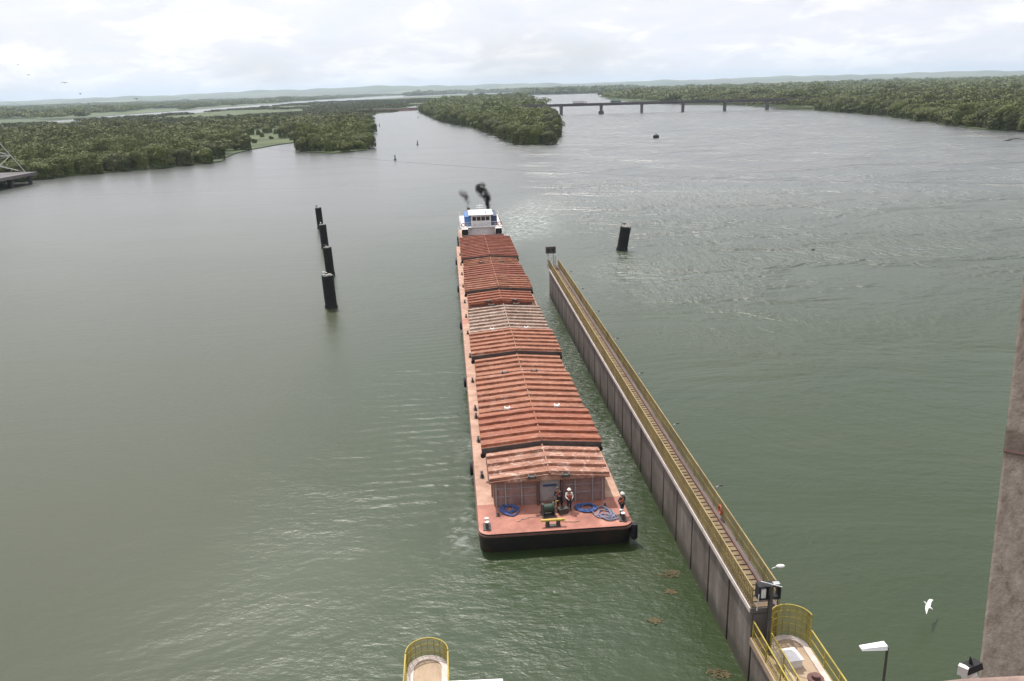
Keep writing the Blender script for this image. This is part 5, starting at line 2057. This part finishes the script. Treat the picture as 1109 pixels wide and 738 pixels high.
# small floodlight fixed on the parapet at the foot of the column
fl = empty('floodlight', ray_at(1050, 728, 3.6), 0.4, 'small white and black floodlight fixed at the foot of the concrete column', 'floodlight')
MB().blob((0, 0, -0.015), 0.036, 0.030, 0.034, 4, 0.05, 14, 9).build('glass_bulb', MT['white'], fl)
MB().add([(-0.045, -0.03, 0.02), (0.045, -0.03, 0.02), (0.045, 0.03, 0.02), (-0.045, 0.03, 0.02), (-0.03, -0.02, 0.045), (0.045, -0.02, 0.045), (0.045, 0.02, 0.045), (-0.03, 0.02, 0.045)],
         [(3, 2, 1, 0), (4, 5, 6, 7), (0, 1, 5, 4), (1, 2, 6, 5), (2, 3, 7, 6), (3, 0, 4, 7)]).tube((0.0, 0, 0.045), (-0.012, 0, 0.085), 0.009, 0.002, 8).build('hood', MT['black'], fl)
MB().box(-0.055, -0.03, -0.02, 0.02, 0.0, 0.045, 0.4).build('clip', MT['offwhite'], fl)
MB().box(-0.03, 0.05, -0.015, 0.015, -0.12, -0.04).build('bracket', MT['galv'], fl)


# ------------------------------------------------------------ floating weed patches
def weed(px_, py_, r_, seed, label):
    r = random.Random(seed)
    mb = MB()
    for k in range(30):
        a, q = r.uniform(0, 6.28), r_ * math.sqrt(r.random())
        x, y = q * math.cos(a) * 1.3, q * math.sin(a) * 0.8
        w_, l_ = r.uniform(0.03, 0.07), r.uniform(0.10, 0.28)
        b_ = r.uniform(0, 3.14)
        c, s_ = math.cos(b_), math.sin(b_)
        z = r.uniform(0.01, 0.05)
        P_ = [(-l_, -w_), (l_, -w_ * .5), (l_, w_ * .5), (-l_, w_)]
        V = [(x + u * c - v_ * s_, y + u * s_ + v_ * c, z) for u, v_ in P_] + [(x + u * c - v_ * s_, y + u * s_ + v_ * c, z - 0.03) for u, v_ in P_]
        mb.add(V, [(0, 1, 2, 3), (7, 6, 5, 4), (0, 4, 5, 1), (1, 5, 6, 2), (2, 6, 7, 3), (3, 7, 4, 0)])
    o_ = mb.build('water_weed', MT['weed'])
    o_.location = G(px_, py_, 0)
    tag(o_, label, 'weed', 'floating weed beside the guide wall', 'stuff')


weed(726, 622, 0.55, 1, 'brown weed floating beside the guide wall, farthest patch')
weed(727, 641, 0.22, 2, 'small brown weed scrap between two larger patches beside the guide wall')
weed(710, 672, 0.3, 3, 'reddish weed patch floating away from the guide wall')
weed(778, 730, 0.5, 4, 'brown weed patch at the foot of the guide wall near the bottom edge')

# ------------------------------------------------------------ the air
m = bpy.data.materials.new('haze_air')
m.use_nodes = True
tt = m.node_tree
tt.nodes.clear()
ou = tt.nodes.new('ShaderNodeOutputMaterial')
pv = tt.nodes.new('ShaderNodeVolumePrincipled')
pv.inputs['Color'].default_value = (0.72, 0.86, 1.0, 1)
pv.inputs['Density'].default_value = 0.00006
pv.inputs['Anisotropy'].default_value = 0.3
tt.links.new(pv.outputs[0], ou.inputs['Volume'])
o = MB().box(-21500, 21500, -400, 27000, -3.0, 260).build('haze', m)
o['kind'] = 'stuff'
